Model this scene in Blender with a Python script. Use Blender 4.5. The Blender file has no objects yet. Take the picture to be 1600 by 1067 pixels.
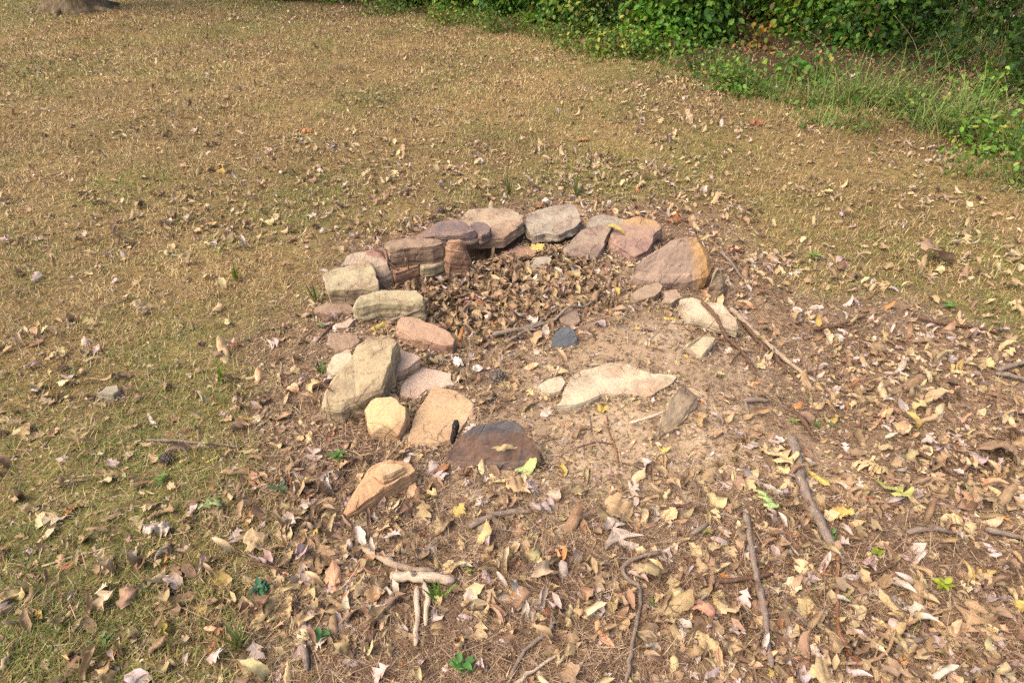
import bpy, bmesh, math, random
import numpy as np
from mathutils import Vector, Matrix
from mathutils.bvhtree import BVHTree

rng = np.random.default_rng(7)
R = random.Random(11)
scene = bpy.context.scene
COL = scene.collection

# ------------------------------------------------------------------ camera model
CAM_H, F, PITCH = 1.6, 1000.0, math.radians(35)
CX, CY = 800.0, 533.5
CP, SP = math.cos(PITCH), math.sin(PITCH)

def ray(px, py):
    a = (px - CX) / F; b = (CY - py) / F
    return np.array([a, CP + b * SP, -SP + b * CP])

def at(px, py, z=0.0):
    d = ray(px, py); t = (z - CAM_H) / d[2]
    return np.array([d[0] * t, d[1] * t, z])

def at_y(px, py, y):
    d = ray(px, py); t = y / d[1]
    return np.array([d[0] * t, y, CAM_H + d[2] * t])

def px_per_m(p):
    return F / (p[1] * CP + (CAM_H - p[2]) * SP)

# ------------------------------------------------------------------ noise
def _h(i, j, k, s):
    h = (i.astype(np.int64) * 374761393 + j.astype(np.int64) * 668265263 + k.astype(np.int64) * 2147483647 + s * 1274126177) & 0xffffffff
    h = ((h ^ (h >> 13)) * 1274126177) & 0xffffffff
    h = ((h ^ (h >> 16)) * 2246822519) & 0xffffffff
    return ((h ^ (h >> 15)) & 0xffffff) / float(0xffffff)

def vnoise(p, s=0):
    p = np.asarray(p, float)
    i = np.floor(p).astype(np.int64); f = p - i; f = f * f * (3 - 2 * f)
    r = 0
    for a in (0, 1):
        wx = f[:, 0] if a else 1 - f[:, 0]
        for b in (0, 1):
            wy = f[:, 1] if b else 1 - f[:, 1]
            for c in (0, 1):
                wz = f[:, 2] if c else 1 - f[:, 2]
                r = r + wx * wy * wz * _h(i[:, 0] + a, i[:, 1] + b, i[:, 2] + c, s)
    return r * 2 - 1

def fbm(p, scale, octv=3, s=0):
    r = 0; a = 1.0; q = np.asarray(p, float) * scale
    for o in range(octv):
        r = r + a * vnoise(q + 17.3 * o, s + o); a *= 0.5; q = q * 2.03
    return r

def fbm2(x, y, scale, octv=3, s=0):
    return fbm(np.stack([x, y, np.zeros_like(x) + .37], 1), scale, octv, s)

def smooth(e0, e1, x):
    t = np.clip((x - e0) / (e1 - e0), 0, 1); return t * t * (3 - 2 * t)

def sdf_poly(x, y, poly):
    """signed distance, positive inside"""
    d = np.full(x.shape, 1e9); ins = np.zeros(x.shape, bool); n = len(poly)
    for i in range(n):
        ax, ay = poly[i][:2]; bx, by = poly[(i + 1) % n][:2]
        ex, ey = bx - ax, by - ay; wx, wy = x - ax, y - ay
        t = np.clip((wx * ex + wy * ey) / (ex * ex + ey * ey + 1e-12), 0, 1)
        d = np.minimum(d, (wx - ex * t) ** 2 + (wy - ey * t) ** 2)
        c = ((ay <= y) & (by > y)) | ((by <= y) & (ay > y))
        xi = ax + (y - ay) / (by - ay + 1e-12) * ex
        ins ^= c & (x < xi)
    d = np.sqrt(d)
    return np.where(ins, d, -d)

# ------------------------------------------------------------------ zones and terrain
def gpoly(pts): return [at(a, b)[:2] for a, b in pts]
DIRT = gpoly([(480, 480), (450, 560), (420, 680), (360, 790), (400, 900), (410, 1000), (420, 1200), (1150, 1250), (1900, 1200), (1900, 600),
              (1600, 500), (1420, 450), (1280, 430), (1180, 370), (1060, 330), (900, 318), (700, 325), (600, 345), (540, 390)])
FOREST = [tuple(at(a, b)[:2]) for a, b in [(1750, 290), (1600, 255), (1450, 225), (1300, 175), (1150, 130), (1050, 100), (940, 82), (850, 52), (700, 28), (560, 14), (400, 6)]] + [(-9, 20), (-14, 26), (-10, 60), (60, 60), (40, 4)]
PIT = at(745, 470); MOUND = at(1010, 560); RINGC = at(815, 510)

def g2(x, y, c, r): return np.exp(-((x - c[0]) ** 2 + (y - c[1]) ** 2) / (r * r))

def height(x, y):
    x = np.asarray(x, float); y = np.asarray(y, float)
    d = np.sqrt(x * x + y * y)
    near = 1 - smooth(7, 16, d)
    h = fbm2(x, y, .45, 2, 3) * .035 * near + fbm2(x, y, 3.1, 3, 5) * .010 * near + fbm2(x, y, 15, 2, 8) * .0045 * near
    h = h - .06 * g2(x, y, PIT, .40) + .055 * g2(x, y, MOUND, .42) + .02 * g2(x, y, RINGC, 1.0)
    fo = smooth(0, 2.5, sdf_poly(x, y, FOREST))
    return h + fo * .12

def zone_dirt(x, y):
    s = sdf_poly(x, y, DIRT) + fbm2(x, y, 2.2, 3, 21) * .22
    return smooth(-.22, .25, s)

def zone_forest(x, y):
    s = sdf_poly(x, y, FOREST) + fbm2(x, y, 1.5, 3, 31) * .35
    return smooth(-.3, .35, s)

def H1(x, y): return float(height(np.array([x]), np.array([y]))[0])

def ground_at(px, py):
    z = 0.0
    for _ in range(5):
        p = at(px, py, z); z = H1(p[0], p[1])
    return at(px, py, z)

# ------------------------------------------------------------------ helpers
def lin(c):
    return tuple(((v / 255) / 12.92 if v / 255 <= .04045 else ((v / 255 + .055) / 1.055) ** 2.4) for v in c)
ALB = 0.62
def alb(c, k=1.0):
    return tuple(min(.85, v * ALB * k) for v in lin(c))

def tag(o, label=None, cat=None, group=None, kind=None):
    if label: o['label'] = label
    if cat: o['category'] = cat
    if group: o['group'] = group
    if kind: o['kind'] = kind
    return o

def link(name, me, mat=None, parent=None):
    o = bpy.data.objects.new(name, me); COL.objects.link(o)
    if mat is not None and me is not None and not me.materials: me.materials.append(mat)
    if parent: o.parent = parent
    return o

def empty(name, loc):
    o = bpy.data.objects.new(name, None); COL.objects.link(o); o.location = loc; o.empty_display_size = .1
    return o

def mesh_np(name, V, faces, color=None, uv=None, attrs=None, smooth_shade=True):
    """faces: list of (n,k) int arrays"""
    me = bpy.data.meshes.new(name)
    V = np.ascontiguousarray(V, np.float32)
    me.vertices.add(len(V)); me.vertices.foreach_set('co', V.ravel())
    loops = np.concatenate([f.ravel() for f in faces]).astype(np.int32)
    sizes = np.concatenate([np.full(len(f), f.shape[1], np.int32) for f in faces])
    starts = np.concatenate([[0], np.cumsum(sizes)[:-1]]).astype(np.int32)
    me.loops.add(len(loops)); me.loops.foreach_set('vertex_index', loops)
    me.polygons.add(len(sizes)); me.polygons.foreach_set('loop_start', starts)
    me.polygons.foreach_set('use_smooth', np.full(len(sizes), smooth_shade, bool))
    if color is not None:
        a = me.color_attributes.new('col', 'FLOAT_COLOR', 'POINT')
        c = np.ones((len(V), 4), np.float32); c[:, :3] = color
        a.data.foreach_set('color', c.ravel())
    if uv is not None:
        l = me.uv_layers.new(name='uv'); l.data.foreach_set('uv', np.ascontiguousarray(uv[loops], np.float32).ravel())
    for k, v in (attrs or {}).items():
        a = me.attributes.new(k, 'FLOAT', 'POINT'); a.data.foreach_set('value', np.ascontiguousarray(v, np.float32))
    me.update(calc_edges=True); me.validate()
    return me

# ------------------------------------------------------------------ materials
class NT:
    def __init__(s, name):
        s.m = bpy.data.materials.new(name); s.m.use_nodes = True; s.t = s.m.node_tree; s.t.nodes.clear()
        s.out = s.n('ShaderNodeOutputMaterial')
    def n(s, typ, **kw):
        nd = s.t.nodes.new(typ)
        for k, v in kw.items(): setattr(nd, k, v)
        return nd
    def l(s, a, b): s.t.links.new(a, b)
    def val(s, sock, v):
        if isinstance(v, bpy.types.NodeSocket): s.l(v, sock)
        elif isinstance(v, tuple) and len(v) == 3 and sock.type == 'RGBA': sock.default_value = (*v, 1)
        else: sock.default_value = v
    def noise(s, co, scale, detail=4, rough=.6, dist=0.0):
        nd = s.n('ShaderNodeTexNoise'); s.l(co, nd.inputs['Vector'])
        nd.inputs['Scale'].default_value = scale; nd.inputs['Detail'].default_value = detail
        nd.inputs['Roughness'].default_value = rough; nd.inputs['Distortion'].default_value = dist
        return nd.outputs['Fac']
    def ramp(s, f, lo, hi, a=0.0, b=1.0):
        nd = s.n('ShaderNodeMapRange'); nd.interpolation_type = 'SMOOTHSTEP'; s.val(nd.inputs[0], f)
        for i, v in zip((1, 2, 3, 4), (lo, hi, a, b)): nd.inputs[i].default_value = v
        return nd.outputs[0]
    def mix(s, f, a, b, bt='MIX'):
        nd = s.n('ShaderNodeMix', data_type='RGBA', blend_type=bt)
        s.val(nd.inputs[0], f); s.val(nd.inputs[6], a); s.val(nd.inputs[7], b)
        return nd.outputs[2]
    def math(s, op, a, b=0.0, c=None):
        nd = s.n('ShaderNodeMath', operation=op); s.val(nd.inputs[0], a); s.val(nd.inputs[1], b)
        if c is not None: s.val(nd.inputs[2], c)
        return nd.outputs[0]
    def attr(s, name):
        return s.n('ShaderNodeAttribute', attribute_name=name)
    def bump(s, h, strength=.5, dist=.01, normal=None):
        nd = s.n('ShaderNodeBump'); s.l(h, nd.inputs['Height']); nd.inputs['Strength'].default_value = strength
        nd.inputs['Distance'].default_value = dist
        if normal: s.l(normal, nd.inputs['Normal'])
        return nd.outputs[0]
    def finish(s, col, rough=.9, normal=None, transl=0.0, spec=.2):
        p = s.n('ShaderNodeBsdfPrincipled'); s.val(p.inputs['Base Color'], col); s.val(p.inputs['Roughness'], rough)
        p.inputs['Specular IOR Level'].default_value = spec
        if normal: s.l(normal, p.inputs['Normal'])
        if transl > 0:
            t = s.n('ShaderNodeBsdfTranslucent'); s.val(t.inputs['Color'], col)
            m = s.n('ShaderNodeMixShader'); m.inputs[0].default_value = transl
            s.l(p.outputs[0], m.inputs[1]); s.l(t.outputs[0], m.inputs[2]); s.l(m.outputs[0], s.out.inputs[0])
        else: s.l(p.outputs[0], s.out.inputs[0])
        return s.m
    def objco(s): return s.n('ShaderNodeTexCoord').outputs['Object']

def ground_mat():
    t = NT('ground_soil'); co = t.objco()
    d = t.attr('dirt').outputs['Fac']; fo = t.attr('forest').outputs['Fac']; mu = t.attr('mulch').outputs['Fac']; ba = t.attr('bare').outputs['Fac']
    n1 = t.noise(co, 3, 6, .65); n2 = t.noise(co, 22, 6, .7); n3 = t.noise(co, 120, 4, .7); n4 = t.noise(co, 1.1, 4)
    dirt = t.mix(ba, t.mix(t.ramp(n1, .35, .65), alb((104, 82, 62)), alb((138, 111, 86))), t.mix(t.ramp(n1, .35, .65), alb((168, 142, 112)), alb((194, 169, 138))))
    dirt = t.mix(t.math('MULTIPLY', t.ramp(n2, .42, .72, 0, .8), t.math('SUBTRACT', 1.0, t.math('MULTIPLY', ba, .5))), dirt, alb((116, 92, 72)))
    dirt = t.mix(t.ramp(n3, .5, .75, 0, .45), dirt, alb((204, 178, 150)))
    dirt = t.mix(t.math('MULTIPLY', t.ramp(n3, .46, .3, 0, .7), t.math('SUBTRACT', 1.0, t.math('MULTIPLY', ba, .6))), dirt, alb((94, 70, 52)))
    lawn = t.mix(t.ramp(n4, .35, .65), alb((116, 96, 60)), alb((150, 124, 78)))
    lawn = t.mix(t.ramp(n2, .4, .68), lawn, alb((96, 78, 50)))
    lawn = t.mix(t.ramp(n3, .5, .75, 0, .7), lawn, alb((190, 162, 116)))
    lawn = t.mix(t.ramp(t.noise(co, 1.7, 3), .52, .7, 0, .55), lawn, alb((108, 104, 64)))
    lawn = t.mix(t.math('MULTIPLY', t.attr('green').outputs['Fac'], .6), lawn, t.mix(t.ramp(n2, .35, .7), alb((126, 124, 64)), alb((88, 96, 48))))
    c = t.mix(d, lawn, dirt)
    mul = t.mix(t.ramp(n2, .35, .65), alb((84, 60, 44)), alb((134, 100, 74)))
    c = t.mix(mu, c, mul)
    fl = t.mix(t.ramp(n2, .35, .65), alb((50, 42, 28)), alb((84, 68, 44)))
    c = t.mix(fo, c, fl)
    h = t.math('MULTIPLY_ADD', n3, .5, n2)
    h = t.math('MULTIPLY', h, t.math('SUBTRACT', 1.0, t.math('MULTIPLY', ba, .55)))
    return t.finish(c, .95, t.bump(h, .8, .012), spec=.1)

def vcol_mat(name, transl=.0, rough=.8, noise_amt=.35, nscale=60):
    t = NT(name); co = t.objco()
    c = t.attr('col').outputs['Color']
    n = t.noise(co, nscale, 3)
    c = t.mix(1.0, c, t.mix(t.ramp(n, .3, .7), (1 - noise_amt,) * 3, (1.0,) * 3), 'MULTIPLY')
    return t.finish(c, rough, None, transl, .25)

def leaf_mat(name, per_object):
    t = NT(name)
    uvn = t.n('ShaderNodeUVMap', uv_map='uv'); sep = t.n('ShaderNodeSeparateXYZ'); t.l(uvn.outputs[0], sep.inputs[0])
    u, v = sep.outputs[0], sep.outputs[1]
    co = t.objco()
    if per_object:
        oi = t.n('ShaderNodeObjectInfo'); c = oi.outputs['Color']
        w = t.n('ShaderNodeVectorMath', operation='ADD'); t.l(co, w.inputs[0])
        cm = t.n('ShaderNodeCombineXYZ'); t.l(t.math('MULTIPLY', oi.outputs['Random'], 57.0), cm.inputs[0]); t.l(cm.outputs[0], w.inputs[1])
        co = w.outputs[0]
    else: c = t.attr('col').outputs['Color']
    n1 = t.noise(co, 28, 4, .6); n2 = t.noise(co, 190, 3, .6)
    c0 = c
    c = t.mix(t.ramp(n1, .45, .68, 0, .75), c, t.mix(1.0, c, (.60, .48, .40), 'MULTIPLY'))
    c = t.mix(t.ramp(n1, .5, .28, 0, .4), c, t.mix(1.0, c, (1.25, 1.2, 1.1), 'MULTIPLY'))
    c = t.mix(t.ramp(n2, .62, .74, 0, .6), c, t.mix(1.0, c, (.4, .3, .25), 'MULTIPLY'))
    av = t.math('ABSOLUTE', v)
    mid = t.ramp(av, .10, .02)
    sv = t.math('SINE', t.math('MULTIPLY', t.math('SUBTRACT', u, t.math('MULTIPLY', av, .22)), 62.0))
    side = t.ramp(sv, .82, .97, 0, .5)
    vein = t.math('MAXIMUM', mid, side)
    c = t.mix(t.math('MULTIPLY', vein, .6), c, t.mix(1.0, c0, (1.35, 1.3, 1.2), 'MULTIPLY'))
    geo = t.n('ShaderNodeNewGeometry')
    c = t.mix(t.math('MULTIPLY', geo.outputs['Backfacing'], .35), c, t.mix(.5, c, alb((226, 206, 186))))
    hgt = t.math('MULTIPLY_ADD', n1, .8, vein)
    return t.finish(c, .75, t.bump(hgt, .5, .002), .10, .2)

def stone_mat(name, a, b, c, grads=(), dust=.35, strata=0.5, pn=(0, 0, 1)):
    def soft(q, k=.8):
        g = .3 * q[0] + .55 * q[1] + .15 * q[2]; q = tuple(g + (v - g) * k for v in q); return (q[0], q[1] * 1.0, q[2] * .98)
    a, b, c = soft(a), soft(b), soft(c); grads = [(g[0], g[1], g[2], soft(g[3], .8), g[4]) for g in grads]
    t = NT(name); co = t.objco()
    n1 = t.noise(co, 5, 5, .6, .3); n2 = t.noise(co, 17, 5, .65, .4); n3 = t.noise(co, 90, 5, .7); n4 = t.noise(co, 260, 3, .7)
    col = t.mix(t.ramp(n1, .4, .62), alb(a, .92), alb(b, .92))
    col = t.mix(t.ramp(n2, .5, .68, 0, .8), col, alb(c, .92))
    for dv, off, wid, gc, amt in grads:
        dt = t.n('ShaderNodeVectorMath', operation='DOT_PRODUCT'); t.l(co, dt.inputs[0]); dt.inputs[1].default_value = dv
        g = t.math('ADD', dt.outputs['Value'], t.math('MULTIPLY', t.math('SUBTRACT', n2, .5), .09))
        col = t.mix(t.ramp(g, off, off + wid, 0, amt), col, t.mix(t.ramp(n3, .4, .65, 0, .35), alb(gc), alb(b)))
    n5 = t.noise(co, 9, 6, .75, .8); n6 = t.noise(co, 38, 5, .7, .3)
    col = t.mix(t.ramp(n5, .52, .66, 0, .62), col, t.mix(1.0, col, (.62, .56, .53), 'MULTIPLY'))
    col = t.mix(t.ramp(n5, .46, .34, 0, .5), col, t.mix(1.0, col, (1.22, 1.18, 1.05), 'MULTIPLY'))
    col = t.mix(t.ramp(n6, .58, .68, 0, .6), col, t.mix(1.0, col, (.55, .5, .47), 'MULTIPLY'))
    col = t.mix(t.ramp(n3, .5, .72, 0, .25), col, t.mix(1.0, col, (.6, .55, .52), 'MULTIPLY'))
    col = t.mix(t.ramp(n4, .55, .72, 0, .15), col, t.mix(1.0, col, (1.35, 1.3, 1.22), 'MULTIPLY'))
    # thin bedding lines and a few cracks
    dp = t.n('ShaderNodeVectorMath', operation='DOT_PRODUCT'); t.l(co, dp.inputs[0]); dp.inputs[1].default_value = pn
    sc = t.n('ShaderNodeVectorMath', operation='SCALE'); t.l(co, sc.inputs[0]); sc.inputs['Scale'].default_value = 7
    sv = t.n('ShaderNodeVectorMath', operation='SCALE'); sv.inputs[0].default_value = pn; t.l(t.math('MULTIPLY', dp.outputs['Value'], 120.0), sv.inputs['Scale'])
    av = t.n('ShaderNodeVectorMath', operation='ADD'); t.l(sc.outputs[0], av.inputs[0]); t.l(sv.outputs[0], av.inputs[1])
    ns = t.noise(av.outputs[0], 1.0, 3, .6)
    geo = t.n('ShaderNodeNewGeometry'); sn = t.n('ShaderNodeSeparateXYZ'); t.l(geo.outputs['Normal'], sn.inputs[0])
    dq = t.n('ShaderNodeVectorMath', operation='DOT_PRODUCT'); t.l(geo.outputs['Normal'], dq.inputs[0]); dq.inputs[1].default_value = pn
    side = t.ramp(dq.outputs['Value'], .75, .35)
    col = t.mix(t.math('MULTIPLY', t.math('MULTIPLY', side, t.ramp(ns, .48, .62)), strata), col, t.mix(1.0, col, (.6, .52, .48), 'MULTIPLY'))
    vo = t.n('ShaderNodeTexVoronoi', feature='DISTANCE_TO_EDGE'); vo.inputs['Scale'].default_value = 7
    w = t.n('ShaderNodeVectorMath', operation='MULTIPLY_ADD'); nc = t.n('ShaderNodeTexNoise'); t.l(co, nc.inputs['Vector']); nc.inputs['Scale'].default_value = 9
    t.l(nc.outputs['Color'], w.inputs[0]); w.inputs[1].default_value = (.12,) * 3; t.l(co, w.inputs[2]); t.l(w.outputs[0], vo.inputs['Vector'])
    crack = t.math('MULTIPLY', t.ramp(vo.outputs['Distance'], .028, .004), t.ramp(n1, .46, .56))
    col = t.mix(t.math('MULTIPLY', crack, .5), col, t.mix(1.0, col, (.45, .4, .36), 'MULTIPLY'))
    # dust settled on flat tops
    up = t.ramp(sn.outputs[2], .7, .95)
    dn = t.math('MULTIPLY', up, t.ramp(t.noise(co, 11, 6, .75), .48, .66, 0, dust))
    col = t.mix(dn, col, alb((178, 144, 114)))
    hgt = t.math('ADD', t.math('MULTIPLY', n3, .7), t.math('ADD', t.math('MULTIPLY', n4, .18), t.math('SUBTRACT', t.math('MULTIPLY', t.math('MULTIPLY', ns, side), 1.2), t.math('MULTIPLY', crack, .8))))
    return t.finish(col, .88, t.bump(hgt, .75, .006), spec=.25)

def wood_mat(name, a, b, dark, scale=1.0):
    t = NT(name); co = t.n('ShaderNodeUVMap', uv_map='uv').outputs[0]
    ob = t.objco()
    mp = t.n('ShaderNodeMapping'); t.l(co, mp.inputs[0]); mp.inputs['Scale'].default_value = (5, 26, 1)
    n1 = t.noise(mp.outputs[0], 1, 5, .65, .5); n2 = t.noise(ob, 30, 4); n3 = t.noise(ob, 200, 3)
    c = t.mix(t.ramp(n1, .35, .65), alb(a), alb(b))
    c = t.mix(t.ramp(n2, .5, .7, 0, .7), c, alb(dark))
    c = t.mix(t.ramp(n3, .55, .72, 0, .5), c, alb((190, 176, 158)))
    return t.finish(c, .9, t.bump(t.math('ADD', n1, n2), .7, .004), spec=.15)

M_GROUND = ground_mat()
M_GRASS = vcol_mat('dry_grass', .15, .7, .25, 30)
M_NEEDLE = vcol_mat('needles', .0, .7, .3, 40)
M_CRUMB = vcol_mat('crumbs', .0, .95, .4, 150)
M_WEED = vcol_mat('weed_green', .2, .55, .3, 45)
M_FOL = vcol_mat('foliage', .42, .5, .3, 45)
M_LEAFM = leaf_mat('litter_leaf', False)
M_LEAF = leaf_mat('fallen_leaf', True)

# ------------------------------------------------------------------ ground sheet
def axis(fine0, fine1, step, lim0, lim1, grow=1.13):
    a = list(np.arange(fine0, fine1 + 1e-6, step))
    s = step; v = a[-1]
    while v < lim1: s *= grow; v += s; a.append(min(v, lim1))
    s = step; v = a[0]; pre = []
    while v > lim0: s *= grow; v -= s; pre.append(max(v, lim0))
    return np.array(pre[::-1] + a)
xs = axis(-2.6, 2.6, .016, -320, 320, 1.09); ys = axis(.7, 4.6, .016, -60, 420, 1.09)
GX, GY = np.meshgrid(xs, ys); gx, gy = GX.ravel(), GY.ravel()
gz = height(gx, gy)
# clods and small dents on the bare dirt
gd = zone_dirt(gx, gy); gf = zone_forest(gx, gy)
gz2 = gz + gd * fbm2(gx, gy, 34, 2, 77) * .0028
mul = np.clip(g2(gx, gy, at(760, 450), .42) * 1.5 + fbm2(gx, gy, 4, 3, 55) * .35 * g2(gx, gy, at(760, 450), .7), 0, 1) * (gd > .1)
bar = np.clip(g2(gx, gy, at(1000, 560), .50) + g2(gx, gy, at(930, 700), .42) + .6 * g2(gx, gy, at(720, 775), .25) + .9 * g2(gx, gy, at(520, 1000), .3) + .5 * g2(gx, gy, at(1350, 440), .35) + .4 * fbm2(gx, gy, 3, 3, 91), 0, 1)
grn_ = np.clip(.4 * smooth(-.1, .8, fbm2(gx, gy, .8, 3, 43)) + .9 * g2(gx, gy, at(0, 4), 2.8) + .5 * g2(gx, gy, at(60, 950), .9) + .4 * g2(gx, gy, at(900, 300), .5), 0, 1)
nx, ny = len(xs), len(ys)
idx = np.arange(nx * ny).reshape(ny, nx)
quads = np.stack([idx[:-1, :-1], idx[:-1, 1:], idx[1:, 1:], idx[1:, :-1]], -1).reshape(-1, 4)
GV = np.stack([gx, gy, gz2], 1)
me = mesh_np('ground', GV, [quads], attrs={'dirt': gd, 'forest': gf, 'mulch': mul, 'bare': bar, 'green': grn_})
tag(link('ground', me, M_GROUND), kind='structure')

# ------------------------------------------------------------------ stones
STONE_TRIS_V, STONE_TRIS_F = [], []
STONE_FOOT = []
_vo = 0
def densify(P, jit, seed):
    """insert points along outline edges with small random offsets"""
    out = []; n = len(P); r = random.Random(seed)
    for i in range(n):
        a, b = P[i], P[(i + 1) % n]; e = b - a; L = np.linalg.norm(e[:2])
        out.append(a)
        k = int(L / .045)
        nrm = np.array([e[1], -e[0], 0]) / (L + 1e-9)
        for j in range(1, k + 1):
            f = (j + r.uniform(-.25, .25)) / (k + 1)
            out.append(a + e * f + nrm * r.gauss(0, jit))
    return out

def stone_from_rings(rings, mat, label, amp=1.0, vox=.005, group='stones of the fire ring', cat='stone', seed=0, name='stone', chips=9):
    global _vo
    bm = bmesh.new(); vs = []
    allp = np.concatenate([np.array(r) for r in rings]); c = allp.mean(0)
    for r in rings: vs.append([bm.verts.new(Vector(p - c)) for p in r])
    bm.faces.new(vs[0]); bm.faces.new(list(reversed(vs[-1])))
    n = len(vs[0])
    for a, b in zip(vs[:-1], vs[1:]):
        for i in range(n):
            bm.faces.new([a[i], b[i], b[(i + 1) % n], a[(i + 1) % n]])
    bmesh.ops.triangulate(bm, faces=bm.faces[:], ngon_method='EAR_CLIP')
    bmesh.ops.recalc_face_normals(bm, faces=bm.faces[:])
    me0 = bpy.data.meshes.new('tmp'); bm.to_mesh(me0); bm.free()
    o = bpy.data.objects.new('tmp', me0); COL.objects.link(o)
    md = o.modifiers.new('r', 'REMESH'); md.mode = 'SHARP'; md.octree_depth = 7 if np.ptp(allp, axis=0).max() > .22 else 6; md.scale = .95; md.use_remove_disconnected = True
    dg = bpy.context.evaluated_depsgraph_get(); dg.update()
    me = bpy.data.meshes.new_from_object(o.evaluated_get(dg)); me.name = name
    bpy.data.objects.remove(o); bpy.data.meshes.remove(me0)
    nv = len(me.vertices); V = np.empty(nv * 3, np.float32); me.vertices.foreach_get('co', V); V = V.reshape(-1, 3).astype(float)
    N = np.empty(nv * 3, np.float32); me.vertex_normals.foreach_get('vector', N); N = N.reshape(-1, 3)
    q = V + c + seed * 3.7
    d = fbm(q, 8, 2, 100 + seed) * .003 + fbm(q, 34, 3, 200 + seed) * .0022
    # bedding: side faces stepped in thin layers, following a slightly tilted plane
    r0_ = np.array(rings[0]); pn = np.zeros(3)
    for i in range(n): pn += np.cross(r0_[i] - r0_.mean(0), r0_[(i + 1) % n] - r0_.mean(0))
    pn /= np.linalg.norm(pn) + 1e-9; pn = pn if pn[2] > 0 else -pn
    side = np.clip(1 - np.abs(N @ pn) * 1.15, 0, 1)
    lay = (V @ pn + fbm(q, 6, 2, 300 + seed) * .012) / .017
    st = _h(np.floor(lay).astype(np.int64), np.zeros(nv, np.int64), np.zeros(nv, np.int64), seed + 5) - .5
    d = d + side * st * .007
    # shallow chipped plates on the top
    pl = fbm(q * np.array([1, 1, .3]), 7, 2, 400 + seed)
    d = d - (1 - side) * (np.floor(pl * 5) / 5) * .0055
    rs = np.random.default_rng(seed * 31 + 5); ext = np.ptp(V, axis=0).max()
    for _ in range(chips):
        a = rs.uniform(0, 2 * np.pi); el = rs.uniform(-.15, .75)
        nn = np.array([math.cos(a) * math.cos(el), math.sin(a) * math.cos(el), math.sin(el)])
        t_ = V @ nn; lim = t_.max() - rs.uniform(.02, .075) * ext * .6
        V = V - nn * np.maximum(0, t_ - lim)[:, None]
    V = V + N * (d * amp)[:, None]
    me.vertices.foreach_set('co', V.astype(np.float32).ravel()); me.update()
    me.polygons.foreach_set('use_smooth', np.ones(len(me.polygons), bool)); me.set_sharp_from_angle(angle=math.radians(30))
    ob = link(name, me, mat); ob.location = c
    tag(ob, label, cat, group)
    W = V + c; STONE_TRIS_V.append(W)
    me.calc_loop_triangles(); tr = np.empty(len(me.loop_triangles) * 3, np.int32); me.loop_triangles.foreach_get('vertices', tr); STONE_TRIS_F.extend((tr.reshape(-1, 3) + _vo).tolist())
    _vo += nv
    STONE_FOOT.append([tuple(p[:2]) for p in rings[1 if len(rings) > 2 else 0]])
    return ob

_si = 0
def stone(top, z, h, cols, label, flare=1.02, inset=.004, grads=(), amp=1.0, dust=.35, bot=None, jit=.004, strata=.28, rel=False, **kw):
    """top: outline pixels of the upper face; z: height, or (far, near) heights; h: thickness"""
    global _si; _si += 1
    pys = [p[1] for p in top]; y0, y1 = min(pys), max(pys)
    P = []; zb = 0
    if rel: zb = float(ground_at(sum(p[0] for p in top) / len(top), sum(p[1] for p in top) / len(top))[2])
    for p in top:
        if len(p) == 3: zz = p[2]
        elif isinstance(z, tuple): zz = z[0] + (z[1] - z[0]) * (p[1] - y0) / (y1 - y0 + 1e-9)
        else: zz = z
        P.append(at(p[0], p[1], zz + zb))
    P = densify(P, jit, _si)
    A = np.array(P); c = A.mean(0)
    ins = []
    n = len(A)
    for i in range(n):
        e1 = A[i] - A[i - 1]; e2 = A[(i + 1) % n] - A[i]
        ndir = np.array([-(e1[1] + e2[1]), e1[0] + e2[0], 0]); ndir /= np.linalg.norm(ndir) + 1e-9
        ins.append(ndir)
    ins = np.array(ins)
    ar = np.sum(A[:, 0] * np.roll(A[:, 1], -1) - np.roll(A[:, 0], -1) * A[:, 1])
    if ar < 0: ins = -ins
    r0 = A + ins * inset * .5 + np.array([0, 0, .002])
    r1 = A - np.array([0, 0, 1]) * inset * .9
    B = A.copy(); B[:, :2] = c[:2] + (A[:, :2] - c[:2]) * flare
    if bot is not None: B[:, 2] = bot + zb
    else: B[:, 2] -= h
    B[:, 2] = np.minimum(B[:, 2], A[:, 2] - .02)
    rr = random.Random(_si * 7)
    r2 = (r1 * .5 + B * .5); r2[:, :2] = c[:2] + (r2[:, :2] - c[:2]) * np.array([[1 + rr.gauss(0, .02)] for _ in range(n)])
    pn = np.zeros(3)
    for i in range(n): pn += np.cross(A[i] - c, A[(i + 1) % n] - c)
    pn /= np.linalg.norm(pn); pn = pn if pn[2] > 0 else -pn
    m = stone_mat('sandstone', *cols, grads=grads, dust=dust, strata=strata, pn=tuple(pn))
    return stone_from_rings([list(r0), list(r1), list(r2), list(B)], m, label, amp, seed=_si, **kw)

TAN = ((190, 164, 130), (172, 144, 112), (150, 124, 100)); GREY = ((178, 160, 136), (156, 138, 116), (132, 112, 100))
OLIVE = ((186, 168, 126), (170, 148, 110), (140, 116, 90)); PURP = ((124, 102, 98), (150, 120, 104), (100, 82, 84))
BROWN = ((164, 132, 104), (142, 112, 88), (116, 90, 74)); RUST = ((186, 138, 104), (166, 120, 92), (142, 104, 84))
PALE = ((208, 188, 152), (194, 170, 136), (176, 150, 120)); PINK = ((204, 170, 144), (188, 154, 130), (168, 132, 110))

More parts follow.
